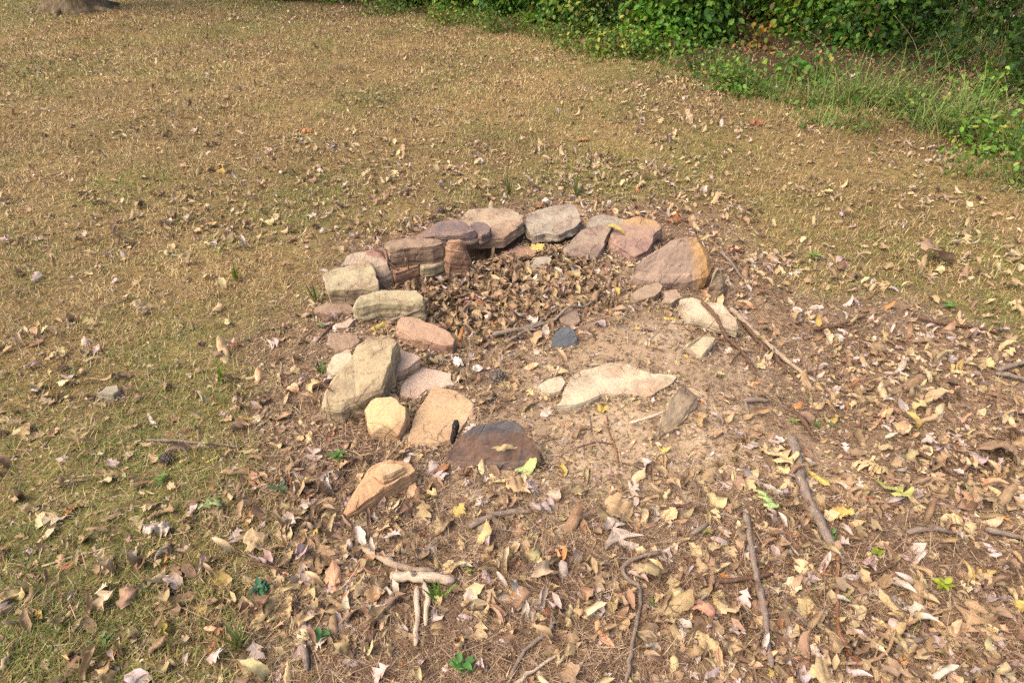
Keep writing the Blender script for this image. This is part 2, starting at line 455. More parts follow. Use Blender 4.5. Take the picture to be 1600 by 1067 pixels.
# wall of the back left
stone([(489, 481), (513, 471), (549, 474), (556, 487), (548, 489), (510, 490), (490, 489)], .055, .09, BROWN, 'low brown slab beneath the olive green block')
stone([(503, 428), (520, 420), (543, 416), (571, 403), (580, 415), (591, 438), (589, 450), (550, 452), (512, 452)], (.155, .135), .085, OLIVE,
      'blocky olive tan stone with a straight dark front face', flare=.97, grads=[((0, -.6, -.8), .045, .03, (136, 102, 84), .5)])  # front face gradient: browner stone, with its shade painted into the colour too
stone([(538, 414), (541, 401), (561, 391), (597, 386), (606, 397), (613, 429, .09), (592, 434, .09), (580, 420, .13)], (.19, .13), .12, ((190, 164, 136), (172, 142, 116), (168, 136, 112)),
      'pinkish grey stone with a purple stain leaning behind the olive block', grads=[((.35, .7, .62), .045, .02, (140, 84, 78), .8)])
stone([(597, 380), (612, 375), (652, 372), (693, 374), (698, 380), (676, 386), (640, 387), (609, 391)], .20, .095, BROWN,
      'long brown wall stone with a dark stain on its chipped face', flare=.97, grads=[((.3, -.9, -.1), .09, .03, (86, 66, 56), .6)])
stone([(611, 421), (647, 409), (655, 411), (654, 416), (617, 428)], .10, .075, RUST, 'small rusty block wedged under the long brown wall stone', flare=.98)
stone([(655, 414), (675, 408), (696, 402), (697, 408), (678, 416), (660, 419)], .105, .05, OLIVE, 'thin ochre wedge under the end of the long brown wall stone')
stone([(592, 436), (616, 432), (655, 424), (656, 430), (622, 440), (600, 443)], .045, .10, BROWN, 'dark lowest course stone at the foot of the wall')
stone([(654, 431), (696, 415), (700, 426), (662, 436)], .04, .11, BROWN, 'brown bottom stone beside the upright orange stone')
stone([(720, 339), (733, 328), (751, 325), (801, 328), (815, 338), (818, 350), (788, 373), (728, 377), (712, 374), (706, 360)], (.135, .12), .05, ((188, 160, 128), (168, 138, 108), (152, 118, 96)),
      'broad tan slab with a reddish front edge under the dark purple stones', grads=[((.1, -1, 0), .07, .05, (164, 112, 86), .4)])
stone([(645, 372), (677, 353), (693, 344), (708, 342), (733, 350), (746, 362), (741, 367), (703, 369), (670, 370)], (.205, .19), .05, PURP,
      'dark purple flat stone lapped over the broad tan slab', grads=[((-1, -.2, 0), .04, .07, (150, 112, 92), .7)])
stone([(733, 351), (755, 347), (767, 356), (765, 363), (751, 370), (742, 363)], .175, .045, PURP, 'small dark purple stone lying on the broad tan slab')
# upright orange wedge
yb = at(716, 430, .04)[1]
base = [at(695, 429, .04), at(705, 433, .04), at(734, 427, .04), at(740, 420, .04)]
base = base + [base[3] + np.array([-.02, .05, 0]), base[0] + np.array([.0, .06, 0])]
base = [b - np.array([0, 0, .10]) for b in base]
def upright(pts_top, base, cols, label, **kw):
    global _si; _si += 1
    b = np.array(base); t = np.array(pts_top); mids = b * .45 + t * .55
    cc = mids.mean(0); mids[:, :2] = cc[:2] + (mids[:, :2] - cc[:2]) * 1.12
    ct = t.mean(0); t0 = ct + (t - ct) * .6 + np.array([0, 0, .006])
    m = stone_mat('sandstone', *cols, grads=kw.pop('grads', ()), dust=.1)
    return stone_from_rings([list(t0), list(t), list(mids), list(b)], m, label, seed=_si, **kw)
upright([at_y(697, 381, yb + .01), at_y(704, 377, yb - .005), at_y(722, 379, yb - .005), at_y(729, 386, yb + .02), at_y(722, 374, yb + .07), at_y(703, 373, yb + .06)], base, RUST, 'upright orange wedge stone standing against the wall', amp=1.2)
# back of the ring
stone([(815, 343), (828, 330), (881, 318), (902, 321), (911, 345), (901, 354), (873, 368), (851, 365), (829, 370)], (.13, .085), .04, GREY,
      'grey tilted slab with a purple lower edge at the back of the ring', grads=[((.1, -.9, -.3), .12, .05, (122, 92, 88), .7)])
stone([(915, 353), (925, 337), (948, 336), (978, 344), (986, 362), (950, 366)], (.095, .08), .05, ((168, 152, 130), (156, 132, 108), (140, 118, 100)), 'flat grey stone half hidden behind the purple tan slab')
stone([(880, 390), (904, 360), (911, 356), (957, 351), (953, 361), (939, 395), (928, 407), (906, 400), (888, 398)], (.115, .035), .035, ((166, 140, 116), (142, 114, 100), (112, 88, 86)),
      'mottled purple tan slab leaning inward at the back of the ring', strata=.4)
stone([(951, 377), (957, 356), (975, 344), (997, 340), (1010, 342), (1033, 350), (1036, 357), (1021, 369), (1015, 391), (988, 403), (981, 396), (962, 385)], (.12, .045), .045, ((178, 138, 112), (156, 118, 104), (140, 106, 100)),
      'orange topped stone with a dark purple corner', grads=[((.2, .9, .1), .06, .05, (196, 148, 84), .8), ((.95, .2, 0), .13, .05, (104, 82, 84), .9)])
stone([(984, 424), (988, 413), (1002, 404), (1028, 389), (1053, 372), (1093, 370), (1109, 376), (1117, 389), (1116, 410), (1108, 424), (1076, 434), (1036, 434), (1004, 430)], (.25, .10), .14, ((178, 146, 122), (160, 128, 108), (188, 158, 132)),
      'large rounded boulder with an ochre orange flank', bot=-.05, flare=.9, inset=.03, amp=1.2, grads=[((.9, .45, 0), .05, .08, (196, 144, 76), .85), ((.7, -.9, -.3), .14, .04, (168, 108, 66), .6)])
upright([at(1117, 425, .17), at(1122, 424, .16), at(1127, 424, .17), at(1127, 420, .17), at(1122, 418, .18), at(1118, 421, .18)],
        [at(1104, 468, .0), at(1116, 474, -.0), at(1131, 474, -.01), at(1139, 462, -.01), at(1130, 452, -.01), at(1108, 456, 0)], TAN, 'thin tan slab set on edge below the ochre boulder')
stone([(1061, 467), (1078, 465), (1098, 474), (1128, 474), (1131, 481), (1150, 498), (1153, 514), (1129, 508), (1091, 498), (1072, 494)], (.12, .10), .045, PALE,
      'pale flat slab sticking out of the dirt bank', grads=[((.6, -.8, 0), .11, .04, (150, 126, 92), .5)], dust=.6)
stone([(1060, 543, .06), (1078, 534, .095), (1100, 525, .10), (1117, 528, .10), (1116, 532, .10), (1103, 548, .09), (1093, 563, .06), (1087, 570, .045)], .09, .11, ((186, 170, 132), (172, 152, 116), (158, 136, 104)),
      'small angular grey stone below the pale slab', flare=.97, amp=.7, bot=-.02)
stone([(984, 460), (1000, 450), (1028, 440), (1036, 447), (1024, 463), (994, 471)], (.11, .075), .09, ((170, 140, 112), (156, 126, 100), (146, 116, 90)), 'dusty buried stone in front of the ochre boulder', dust=.8)
stone([(1036, 456), (1055, 451), (1066, 465), (1050, 474), (1034, 475)], .085, .09, ((180, 150, 120), (166, 134, 106), (150, 120, 94)), 'small dusty stone half sunk beside the pale slab', dust=.8)
# front right, flush in the dirt
stone([(870, 634), (880, 612), (890, 592), (908, 578), (930, 572), (955, 566), (985, 570), (1008, 581), (1058, 588), (1052, 598), (1030, 611), (1010, 621), (977, 616), (950, 616), (932, 621), (899, 633)],
      (.014, .006), .07, PALE, 'large pale cream slab lying flush in the bare dirt', rel=True, chips=0, inset=.005, amp=.7, dust=.75, grads=[((.4, -.9, 0), .06, .05, (206, 160, 118), .5)])
stone([(840, 604), (856, 592), (878, 588), (884, 598), (876, 612), (858, 616)], .015, .06, PALE, 'small cream fragment beside the large cream slab', rel=True, chips=2, inset=.005, amp=.6, dust=.9)
stone([(1020, 682, .0), (1038, 641, .05), (1058, 606, .09), (1068, 602, .095), (1092, 619, .05), (1092, 634, .02), (1061, 664, .0), (1040, 676, .0)], .08, .10, ((190, 160, 124), (172, 142, 108), (150, 122, 96)),
      'brown wedge shaped stone rising from the dirt with a white stick against it', rel=True, chips=3, dust=.3, grads=[((.5, .8, .2), .06, .03, (112, 90, 80), .6)], bot=-.03)
stone([(697, 712, .03), (712, 685, .09), (739, 664, .135), (790, 653, .15), (806, 656, .15), (827, 680, .11), (852, 711, .05), (848, 722, .02), (790, 729, .01), (724, 727, .01), (700, 721, .015)],
      .1, .09, ((140, 104, 84), (112, 94, 86), (98, 88, 86)), 'scorched stone with a rust brown face and charred black rim', rel=True, bot=-.06, chips=3, flare=.93, dust=.1, inset=.014, strata=.3,
      grads=[((0, .75, .65), .055, .035, (92, 88, 90), .95), ((-.5, .8, .4), .13, .05, (84, 82, 86), .8), ((0, -1, -.4), .09, .05, (166, 110, 62), .45)])
# front left
stone([(622, 618), (634, 594), (647, 574), (680, 577), (706, 583), (712, 602), (690, 607), (667, 610), (652, 624), (638, 622)], (.010, .004), .06, ((214, 180, 152), (198, 156, 128), (206, 172, 150)),
      'pinkish white flat slab half under the square tan slab', rel=True, chips=3, amp=.6, inset=.008, dust=.3)
stone([(632, 690), (645, 655), (657, 632), (676, 603), (712, 610), (743, 630), (735, 648), (724, 668), (704, 688), (680, 695)], (.022, .005), .05, ((208, 166, 118), (196, 152, 108), (214, 176, 130)),
      'square tan slab with a cracked edge beside the scorched stone', rel=True, chips=3, amp=.6, inset=.008, dust=.3)
stone([(570, 640, .09), (580, 626, .11), (604, 617, .12), (619, 623, .12), (638, 641, .10), (632, 660, .075), (622, 682, .05), (606, 672, .075), (596, 665, .09), (582, 676, .055), (573, 660, .07)], .1, .1, ((212, 178, 122), (196, 156, 108), (186, 136, 98)),
      'small yellowish angular stone beside the square tan slab', flare=.98, bot=-.03, amp=.7, grads=[((.85, -.5, 0), .055, .03, (182, 124, 90), .7)])
stone([(493, 627, .12), (508, 606), (523, 587), (550, 553), (574, 526), (607, 523), (624, 535), (614, 556), (607, 575), (598, 608, .12), (570, 618, .12), (545, 627, .11), (531, 638, .10)], (.20, .12), .12, ((194, 168, 124), (176, 148, 110), (160, 132, 100)),
      'big tilted tan slab with fine cracks, largest at the front of the ring', bot=-.02, flare=.96, inset=.014, grads=[((.9, .1, -.3), .11, .04, (146, 120, 84), .6), ((-.3, -.9, -.3), .17, .05, (158, 112, 82), .7)])  # first gradient paints shade into the right flank's colour, second is redder stone
stone([(614, 577), (623, 545), (652, 556), (657, 561), (638, 576), (615, 583)], (.11, .09), .06, PINK, 'pink brown slab tucked behind the big tilted slab')
stone([(511, 568), (521, 555), (546, 544), (552, 560), (536, 580), (519, 583)], (.075, .06), .06, PALE, 'pale sliver of stone poking out beneath the big tilted slab')
stone([(513, 529), (520, 519), (559, 523), (564, 533), (546, 547), (526, 550)], (.06, .045), .08, BROWN, 'brown half buried stone behind the big tilted slab', dust=.7)
stone([(548, 471), (556, 462), (592, 452), (632, 450), (651, 452), (664, 464), (662, 472), (625, 470), (590, 469), (566, 475)], (.16, .135), .12, OLIVE,
      'long olive tan stone with a broad rounded face, beside the olive block', flare=.98, bot=-.02, inset=.02, amp=1.2, grads=[((.9, .3, .5), .15, .05, (116, 106, 100), .7), ((-.5, -.4, -1), .09, .04, (124, 92, 78), .7)])
stone([(616, 509), (627, 496), (657, 497), (698, 517), (711, 529), (708, 539), (688, 541), (647, 527), (625, 519)], (.11, .07), .10, ((188, 146, 116), (172, 128, 100), (180, 140, 112)),
      'long flat reddish stone lying inside the ring beside the big slab', flare=.98, bot=-.05, grads=[((-.1, -.8, -.6), .055, .03, (178, 112, 76), .7)])
stone([(521, 508), (549, 496), (553, 501), (544, 512), (526, 514)], .06, .05, PINK, 'small pale pink stone beside the end of the long olive tan stone', amp=.6)
# inside the pit
stone([(793, 392), (812, 384), (841, 388), (836, 401), (799, 404)], .03, .09, RUST, 'reddish stone half buried in leaves under the broad tan slab', dust=.5)
stone([(819, 423), (833, 404), (853, 399), (864, 406), (862, 417), (838, 426)], (.05, .0), .08, GREY, 'grey stone half buried in leaves inside the ring', dust=.6)
stone([(861, 535), (863, 525), (869, 516), (879, 510), (890, 510), (899, 515), (905, 523), (905, 531), (898, 538), (885, 542), (872, 543)], (.065, .008), .09, ((96, 100, 108), (116, 116, 120), (78, 80, 86)), 'blue black rounded stone in the dust of the ring', rel=True, chips=0, inset=.022, amp=.8, dust=.5)
stone([(872, 492), (884, 480), (902, 482), (908, 500), (896, 510), (880, 506)], (.05, .02), .08, ((150, 122, 100), (136, 108, 88), (120, 96, 80)), 'earthy brown stone behind the blue black stone', rel=True, dust=.8)
# outliers
stone([(533, 797, .035), (550, 764, .06), (577, 731, .085), (595, 721, .09), (640, 722, .085), (653, 732, .075), (628, 748, .075), (600, 764, .07), (560, 793, .055), (540, 807, .03)], .08, .10, ((204, 158, 110), (188, 136, 94), (196, 146, 104)),
      'stepped orange tan wedge of stone alone in the leaf litter', bot=-.03, flare=.97, strata=.5, grads=[((.55, -.8, -.3), .05, .03, (166, 116, 82), .7)])
stone([(584, 737, .10), (597, 724, .103), (622, 724, .10), (634, 730, .095), (612, 741, .098), (596, 746, .098)], .1, .03, ((212, 172, 122), (196, 152, 108), (180, 134, 98)), 'thin flake of stone resting on the orange tan wedge', amp=.5, inset=.006)
stone([(150, 613), (164, 602), (182, 600), (188, 609), (176, 617)], .05, .07, ((164, 150, 122), (140, 126, 100), (120, 108, 84)), 'grey stone alone in the dry lawn', group='stones outside the ring', dust=.1)

SV = np.concatenate(STONE_TRIS_V); STONE_BVH = BVHTree.FromPolygons([Vector(v) for v in SV], STONE_TRIS_F)
def surf(x, y, stones=True):
    z = H1(x, y); n = Vector((0, 0, 1))
    if stones:
        hit = STONE_BVH.ray_cast(Vector((x, y, 1.0)), Vector((0, 0, -1)))
        if hit[0] is not None and hit[0].z > z: return hit[0].z, hit[1], True
    return z, n, False
def in_stone(x, y, margin=0.0):
    m = np.zeros(len(x), bool)
    for f in STONE_FOOT: m |= sdf_poly(x, y, f) > -margin
    return m

# ------------------------------------------------------------------ leaf shapes
def leaf_shape(kind, r, nu, nv):
    u = np.linspace(0, 1, nu); v = np.linspace(-1, 1, nv)
    ub = np.clip((u - .1) / .9, 0, 1)
    stalk = u < .1
    if kind == 'curled': ratio = r.uniform(.17, .27); w = np.sin(np.pi * ub ** .85) ** .75 * ratio
    elif kind == 'oval': ratio = r.uniform(.2, .29); w = np.sin(np.pi * ub ** .8) ** .8 * ratio
    elif kind == 'broad': ratio = r.uniform(.28, .4); w = np.sin(np.pi * ub ** .72) ** .6 * ratio * (1 + .2 * np.sin(ub * 19 + r.uniform(0, 3)) + .12 * np.sin(ub * 41 + r.uniform(0, 3)))
    elif kind == 'lobed':
        ratio = r.uniform(.36, .48); env = np.sin(np.pi * np.clip(ub, 0, 1) ** 1.05) ** .45
        w = ratio * env * (.13 + .87 * np.abs(np.sin(np.pi * (ub * 3 + .12))) ** 1.7)
    else: ratio = r.uniform(.36, .5); w = np.sin(np.pi * ub ** .7) ** .6 * ratio * (.55 + .45 * np.abs(np.sin(np.pi * ub * 2.6 + .4)))
    w = np.where(stalk, .008, np.maximum(w, .006))
    U, Vv = np.meshgrid(u, v, indexing='ij')
    wl = w * (1 + np.where(stalk, 0, .10) * np.array([r.gauss(0, 1) for _ in range(nu)])) * r.uniform(.75, 1.1); wr = w * (1 + np.where(stalk, 0, .10) * np.array([r.gauss(0, 1) for _ in range(nu)]))
    W = np.where(Vv < 0, wl[:, None], wr[:, None])
    x = U.copy(); s = Vv * W
    if kind in ('lobed', 'small'): x = x + np.abs(s) * .45
    A = {'curled': r.uniform(2.4, 5.0), 'oval': r.uniform(.4, 1.7), 'broad': r.uniform(.8, 2.6), 'lobed': r.uniform(.5, 1.7), 'small': r.uniform(1.8, 5.0)}[kind]
    k = A / (2 * ratio)
    roll = r.uniform(-.15, .15) if kind == 'curled' else 0
    y = np.sin(k * s) / k; z = (1 - np.cos(k * s)) / k
    tw = r.uniform(-1, 1) * (.8 if kind != 'oval' else .3) * (U - .5)
    y, z = y * np.cos(tw) - z * np.sin(tw), y * np.sin(tw) + z * np.cos(tw)
    cr = {'curled': .05, 'oval': .045, 'broad': .11, 'lobed': .085, 'small': .16}[kind]
    P = np.stack([x.ravel() * 3.2, s.ravel() * 3.2, np.zeros(x.size)], 1) + r.uniform(0, 90)
    z = z + ((fbm(P, 1.5, 2, 9) + .9 * (.5 - np.abs(fbm(P + 7, 2.0, 2, 29)))) * cr * np.minimum(1, W.ravel() * 8 + .15)).reshape(z.shape)
    y = y + (fbm(P + 40, 1.6, 2, 19) * cr * .9 * np.minimum(1, W.ravel() * 8 + .15)).reshape(z.shape)
    kb = r.uniform(-1.6, 1.6); kb = kb if abs(kb) > .1 else .1
    xx = np.sin(kb * x) / kb - z * np.sin(kb * x); zz = (1 - np.cos(kb * x)) / kb + z * np.cos(kb * x)
    Vt = np.stack([xx.ravel(), y.ravel(), zz.ravel()], 1)
    if r.random() < (.35 if kind == 'curled' else .5):
        Vt[:, 2] *= -1
    Vt -= Vt.mean(0); Vt[:, 2] -= Vt[:, 2].min()
    L = np.ptp(Vt[:, :2], axis=0).max(); Vt /= max(L, .45)
    i = np.arange(nu * nv).reshape(nu, nv)
    q = np.stack([i[:-1, :-1], i[1:, :-1], i[1:, 1:], i[:-1, 1:]], -1).reshape(-1, 4)
    uv = np.stack([U.ravel(), Vv.ravel()], 1)
    return Vt, q, uv

KINDS = ['curled', 'oval', 'broad', 'lobed', 'small']
C_LEAF = {'tan': (190, 162, 122), 'straw': (206, 180, 134), 'pale pink': (208, 186, 172), 'grey tan': (168, 140, 108), 'brown': (148, 120, 94), 'orange': (216, 150, 92),
          'yellow': (206, 178, 104), 'rust': (168, 112, 80), 'yellow green': (170, 170, 100), 'pale green': (168, 184, 120), 'green': (104, 146, 66), 'peach': (232, 180, 138), 'cream': (218, 194, 152)}

# ------------------------------------------------------------------ litter as a mass (smaller and far leaves)
def sector(n, d0, d1, half, power, off=0.0):
    """points in a fan in front of the viewpoint, area density falling as d**-power"""
    uu = rng.random(n)
    a = 2 - power
    d = (d0 ** a + uu * (d1 ** a - d0 ** a)) ** (1 / a) if abs(a) > 1e-6 else d0 * (d1 / d0) ** uu
    th = rng.uniform(-half, half, n)
    return d * np.sin(th), d * np.cos(th) + off

def place_many(shapes, x, y, z, size, colors, tilt=.35, which=None):
    """bakes copies of low-resolution shapes into one mesh"""
    Vs, Fs, Us, Cs = [], [], [], []; base = 0
    which = rng.integers(0, len(shapes), len(x)) if which is None else which
    for k, (SV_, SF, SU) in enumerate(shapes):
        m = np.where(which == k)[0]
        if not len(m): continue
        n = len(m); nv = len(SV_)
        a = rng.uniform(0, 2 * np.pi, n); tl = tilt[m] if isinstance(tilt, np.ndarray) else tilt; tx = rng.normal(0, 1, n) * tl; ty = rng.normal(0, 1, n) * tl
        P = SV_[None] * size[m][:, None, None]
        ca, sa = np.cos(tx)[:, None], np.sin(tx)[:, None]
        X, Y, Z = P[..., 0], P[..., 1], P[..., 2]
        Y, Z = Y * ca - Z * sa, Y * sa + Z * ca
        cb, sb = np.cos(ty)[:, None], np.sin(ty)[:, None]
        X, Z = X * cb + Z * sb, -X * sb + Z * cb
        cc, sc = np.cos(a)[:, None], np.sin(a)[:, None]
        X, Y = X * cc - Y * sc, X * sc + Y * cc
        Z = Z - Z.min(1, keepdims=True) - size[m][:, None] * .06
        W = np.stack([X + x[m][:, None], Y + y[m][:, None], Z + z[m][:, None]], -1).reshape(-1, 3)
        Vs.append(W); Fs.append((SF[None] + (np.arange(n) * nv)[:, None, None] + base).reshape(-1, SF.shape[1])); base += n * nv
        Us.append(np.tile(SU, (n, 1))); Cs.append(np.repeat(colors[m], nv, 0))
    return np.concatenate(Vs), Fs, np.concatenate(Us), np.concatenate(Cs)

def pick_colors(n, table):
    names = list(table); w = np.array([table[k] for k in names], float); w /= w.sum()
    i = rng.choice(len(names), n, p=w)
    c = np.array([alb(C_LEAF[k]) for k in names])[i]
    return c * rng.uniform(.75, 1.18, (n, 1)) * rng.normal(1, .04, (n, 3))

LOW = [leaf_shape(k, R, 10 if k in ('lobed', 'small') else 8, 5) for k in ['curled'] * 16 + ['oval'] * 2 + ['broad'] * 4 + ['lobed'] * 4 + ['small'] * 7]
LOWK = np.array(['curled'] * 16 + ['oval'] * 2 + ['broad'] * 4 + ['lobed'] * 4 + ['small'] * 7)
lx, ly = sector(62000, .6, 15, 1.0, 1.42)
ld = np.hypot(lx, ly)
dz = zone_dirt(lx, ly); fz = zone_forest(lx, ly)
bare = g2(lx, ly, at(960, 610), .52) + .8 * g2(lx, ly, at(900, 720), .28) + .5 * g2(lx, ly, at(560, 985), .25)
clump = smooth(-.35, .75, fbm2(lx, ly, 1.1, 3, 61) + .5 * fbm2(lx, ly, 5, 2, 63))
pk = (.20 + .42 * smooth(2.2, 5, ld) + .75 * dz + .5 * fz) * (.22 + 1.25 * clump) * (1 - .93 * np.clip(bare, 0, 1))
pk = pk + .8 * g2(lx, ly, at(760, 450), .5)
keep = (rng.random(len(lx)) < pk) & ~in_stone(lx, ly, .012)
lx, ly, ld, dz, fz = lx[keep], ly[keep], ld[keep], dz[keep], fz[keep]
n = len(lx)
lc = pick_colors(n, {'tan': 5, 'straw': 3.4, 'pale pink': 4.2, 'grey tan': 6, 'brown': 4, 'orange': .15, 'yellow': .2, 'rust': .25, 'cream': 1.4, 'peach': .6})
lc = np.where(((dz < .3) & (rng.random(n) < .75))[:, None], pick_colors(n, {'tan': 4, 'straw': 3, 'cream': 2.4, 'pale pink': 1.2, 'grey tan': 3, 'brown': 1.5}) * .88, lc)
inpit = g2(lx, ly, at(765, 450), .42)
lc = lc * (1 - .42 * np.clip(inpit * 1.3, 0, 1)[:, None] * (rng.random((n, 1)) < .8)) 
fc = pick_colors(n, {'brown': 5, 'rust': 1.4, 'tan': 2.4, 'orange': .7, 'grey tan': 3})
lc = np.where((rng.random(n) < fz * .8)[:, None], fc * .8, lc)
lsz = np.where(ld < 3.2, .018 + .05 * rng.random(n) ** 1.3, rng.uniform(.03, .07, n) * rng.choice([1, .65], n))
# the pit is heaped with crumpled brown leaves
hn = 2600; hc = at(785, 455); ha = rng.uniform(0, 6.283, hn); hr = np.sqrt(rng.random(hn))
hx, hy = hc[0] +   .56 * hr * np.cos(ha), hc[1] + .44 * hr * np.sin(ha)
kk = ~in_stone(hx, hy, .005) & (sdf_poly(hx, hy, gpoly([(620, 470), (640, 440), (700, 432), (760, 395), (830, 395), (930, 410), (985, 440), (960, 480), (900, 520), (800, 560), (720, 560), (700, 515), (660, 490)])) > -.02)
hx, hy, hr = hx[kk], hy[kk], hr[kk]; hn = len(hx)
hz = height(hx, hy) + rng.random(hn) * .055 * (1 - hr ** 2) - .004
hcol = pick_colors(hn, {'brown': 4, 'tan': 4, 'grey tan': 7, 'pale pink': 1.2, 'straw': .8, 'rust': .2}) * rng.uniform(.8, 1.25, (hn, 1))
lx, ly = np.concatenate([lx, hx]), np.concatenate([ly, hy]); lc = np.concatenate([lc, hcol]); lsz = np.concatenate([lsz, rng.uniform(.026, .068, hn)])
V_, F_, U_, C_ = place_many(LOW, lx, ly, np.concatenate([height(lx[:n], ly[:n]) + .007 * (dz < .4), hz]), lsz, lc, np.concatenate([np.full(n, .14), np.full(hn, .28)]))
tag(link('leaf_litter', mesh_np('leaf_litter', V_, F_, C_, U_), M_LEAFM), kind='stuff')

# crumbled leaf fragments: flat chips and shreds
sx, sy = sector(150000, .6, 7.5, 1.0, 1.5)
dz = zone_dirt(sx, sy)
bare = g2(sx, sy, at(960, 600), .5)
keep = (rng.random(len(sx)) < (.25 + .6 * dz + .3 * g2(sx, sy, at(760, 450), .5)) * (1 - .75 * bare)) & ~in_stone(sx, sy, .004)
sx, sy = sx[keep], sy[keep]; n = len(sx)
bx, by = [], []
for f in STONE_FOOT:
    f = np.array(f); e = np.roll(f, -1, 0) - f; L_ = np.linalg.norm(e, axis=1); m_ = int(L_.sum() * 260)
    k_ = rng.choice(len(f), m_, p=L_ / L_.sum()); q_ = f[k_] + e[k_] * rng.random((m_, 1)); o_ = q_ - f.mean(0); o_ /= np.linalg.norm(o_, axis=1)[:, None]
    q_ = q_ + o_ * (rng.random((m_, 1)) ** 1.5 * .045 + .003); bx.append(q_[:, 0]); by.append(q_[:, 1])
bx, by = np.concatenate(bx), np.concatenate(by); kk = ~in_stone(bx, by, .0); bx, by = bx[kk], by[kk]
sx, sy = np.concatenate([sx, bx]), np.concatenate([sy, by]); n = len(sx); slift = np.concatenate([np.full(n - len(bx), .001), rng.random(len(bx)) * .016])
FRAG = []
for k in range(8):
    q = np.array([[-.5, -.12, 0], [.0, -.22 * R.uniform(.5, 1.5), .1], [.5, .02, .02], [.1, .25 * R.uniform(.4, 1.4), .12], [-.45, .12, .05]]) ; q[:, :2] += np.array([[R.gauss(0, .06), R.gauss(0, .06)] for _ in range(5)])
    FRAG.append((q, np.array([[0, 1, 2, 3, 4]]), np.tile([.5, .5], (5, 1))))
V_, F_, U_, C_ = place_many(FRAG, sx, sy, height(sx, sy) + slift, rng.uniform(.007, .026, n), pick_colors(n, {'tan': 3, 'grey tan': 5, 'brown': 7, 'pale pink': 1.6, 'straw': 2, 'cream': 1.0, 'rust': .4}) * .95, .25)
tag(link('leaf_debris', mesh_np('leaf_debris', V_, F_, C_), M_CRUMB), kind='stuff')

# ------------------------------------------------------------------ blades: dry lawn, needles
def blades(x, y, z, L, wid, ang, lean, bend, col, colt, seg=2):
    """ribbon blades: base, one mid station, tip"""
    n = len(x)
    dx, dy = np.cos(ang), np.sin(ang); px, py = -dy, dx
    st = np.linspace(0, 1, seg + 1)
    Vs = []; Cs = []
    for i, s in enumerate(st):
        th = lean + bend * s * .5
        r = L * s * np.sin(th); zz = L * s * np.cos(th)
        w = wid * (1 - s) ** .6 * .5 if i < seg else None
        cxx, cyy, czz = x + dx * r, y + dy * r, z + np.maximum(zz, .0025 + .002 * s)
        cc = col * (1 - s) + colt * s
        if w is not None:
            Vs += [np.stack([cxx + px * w, cyy + py * w, czz], 1), np.stack([cxx - px * w, cyy - py * w, czz], 1)]; Cs += [cc, cc]
        else: Vs.append(np.stack([cxx, cyy, czz], 1)); Cs.append(cc)
    k = len(Vs); V = np.stack(Vs, 1).reshape(-1, 3); C = np.stack(Cs, 1).reshape(-1, 3)
    b = (np.arange(n) * k)[:, None]
    F_ = [b + np.array([[2 * i, 2 * i + 1, 2 * i + 3, 2 * i + 2]]) for i in range(seg - 1)]
    T = b + np.array([[2 * (seg - 1), 2 * (seg - 1) + 1, 2 * seg]])
    return V, F_ + [T], C

G_STRAW, G_TAN, G_BROWN, G_OLIVE, G_GREEN = [np.array(alb(c)) for c in ((226, 202, 146), (202, 168, 112), (150, 118, 74), (160, 156, 82), (132, 150, 74))]
gx_, gy_ = sector(960000, .7, 19, 1.0, 1.42)
ld = np.hypot(gx_, gy_)
dz = zone_dirt(gx_, gy_); fz = zone_forest(gx_, gy_)
tuft = smooth(-.45, .5, fbm2(gx_, gy_, 5, 3, 41))
keep = (rng.random(len(gx_)) < np.clip((1.02 - dz) * (.5 + .75 * tuft) * (.68 + .5 * smooth(-.5, .4, fbm2(gx_, gy_, 1.2, 2, 45))), .012, 1) * (1 - .85 * fz)) & (~in_stone(gx_, gy_, .0))
gx_, gy_, ld, dz = gx_[keep], gy_[keep], ld[keep], dz[keep]; n = len(gx_)
patch = fbm2(gx_, gy_, .8, 3, 43) + .55 * fbm2(gx_, gy_, 6, 2, 47)
near_left = .9 * g2(gx_, gy_, at(0, 4), 2.8) + g2(gx_, gy_, at(60, 950), .9) * .3 + g2(gx_, gy_, at(900, 300), .5) * .35
pg = np.clip(.23 + .62 * patch + near_left, .03, .75) * np.clip(1.12 - ld / 30, .5, 1)
rn = rng.random(n)
u1 = rng.random((n, 1))
dry = np.where(u1 < .34, G_STRAW, np.where(u1 < .68, G_TAN, G_BROWN))
reddish = smooth(.0, .8, fbm2(gx_, gy_, .55, 2, 49))[:, None] * .24
dry = dry * (1 - reddish) + dry * np.array([1.08, .86, .74]) * reddish
grn = np.where(rng.random((n, 1)) < .6, G_OLIVE, G_GREEN)
mott = (1 + .20 * np.clip(fbm2(gx_, gy_, 1.6, 3, 51), -1, 1) + .14 * np.clip(fbm2(gx_, gy_, .5, 2, 53), -1, 1))[:, None]
gc = mott * np.where((rn < pg)[:, None], grn, dry) * rng.uniform(.65, 1.2, (n, 1))
far = np.clip(ld / 3.0, 1, 5)
V_, F_, C_ = blades(gx_, gy_, height(gx_, gy_) - .002, rng.uniform(.02, .058, n) * (.85 + .12 * far), rng.uniform(.0016, .0036, n) * far ** .8, rng.uniform(0, 2 * np.pi, n),
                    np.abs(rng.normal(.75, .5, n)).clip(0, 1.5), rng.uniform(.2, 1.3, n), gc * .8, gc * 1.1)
tag(link('grass', mesh_np('grass', V_, F_, C_), M_GRASS), kind='stuff')

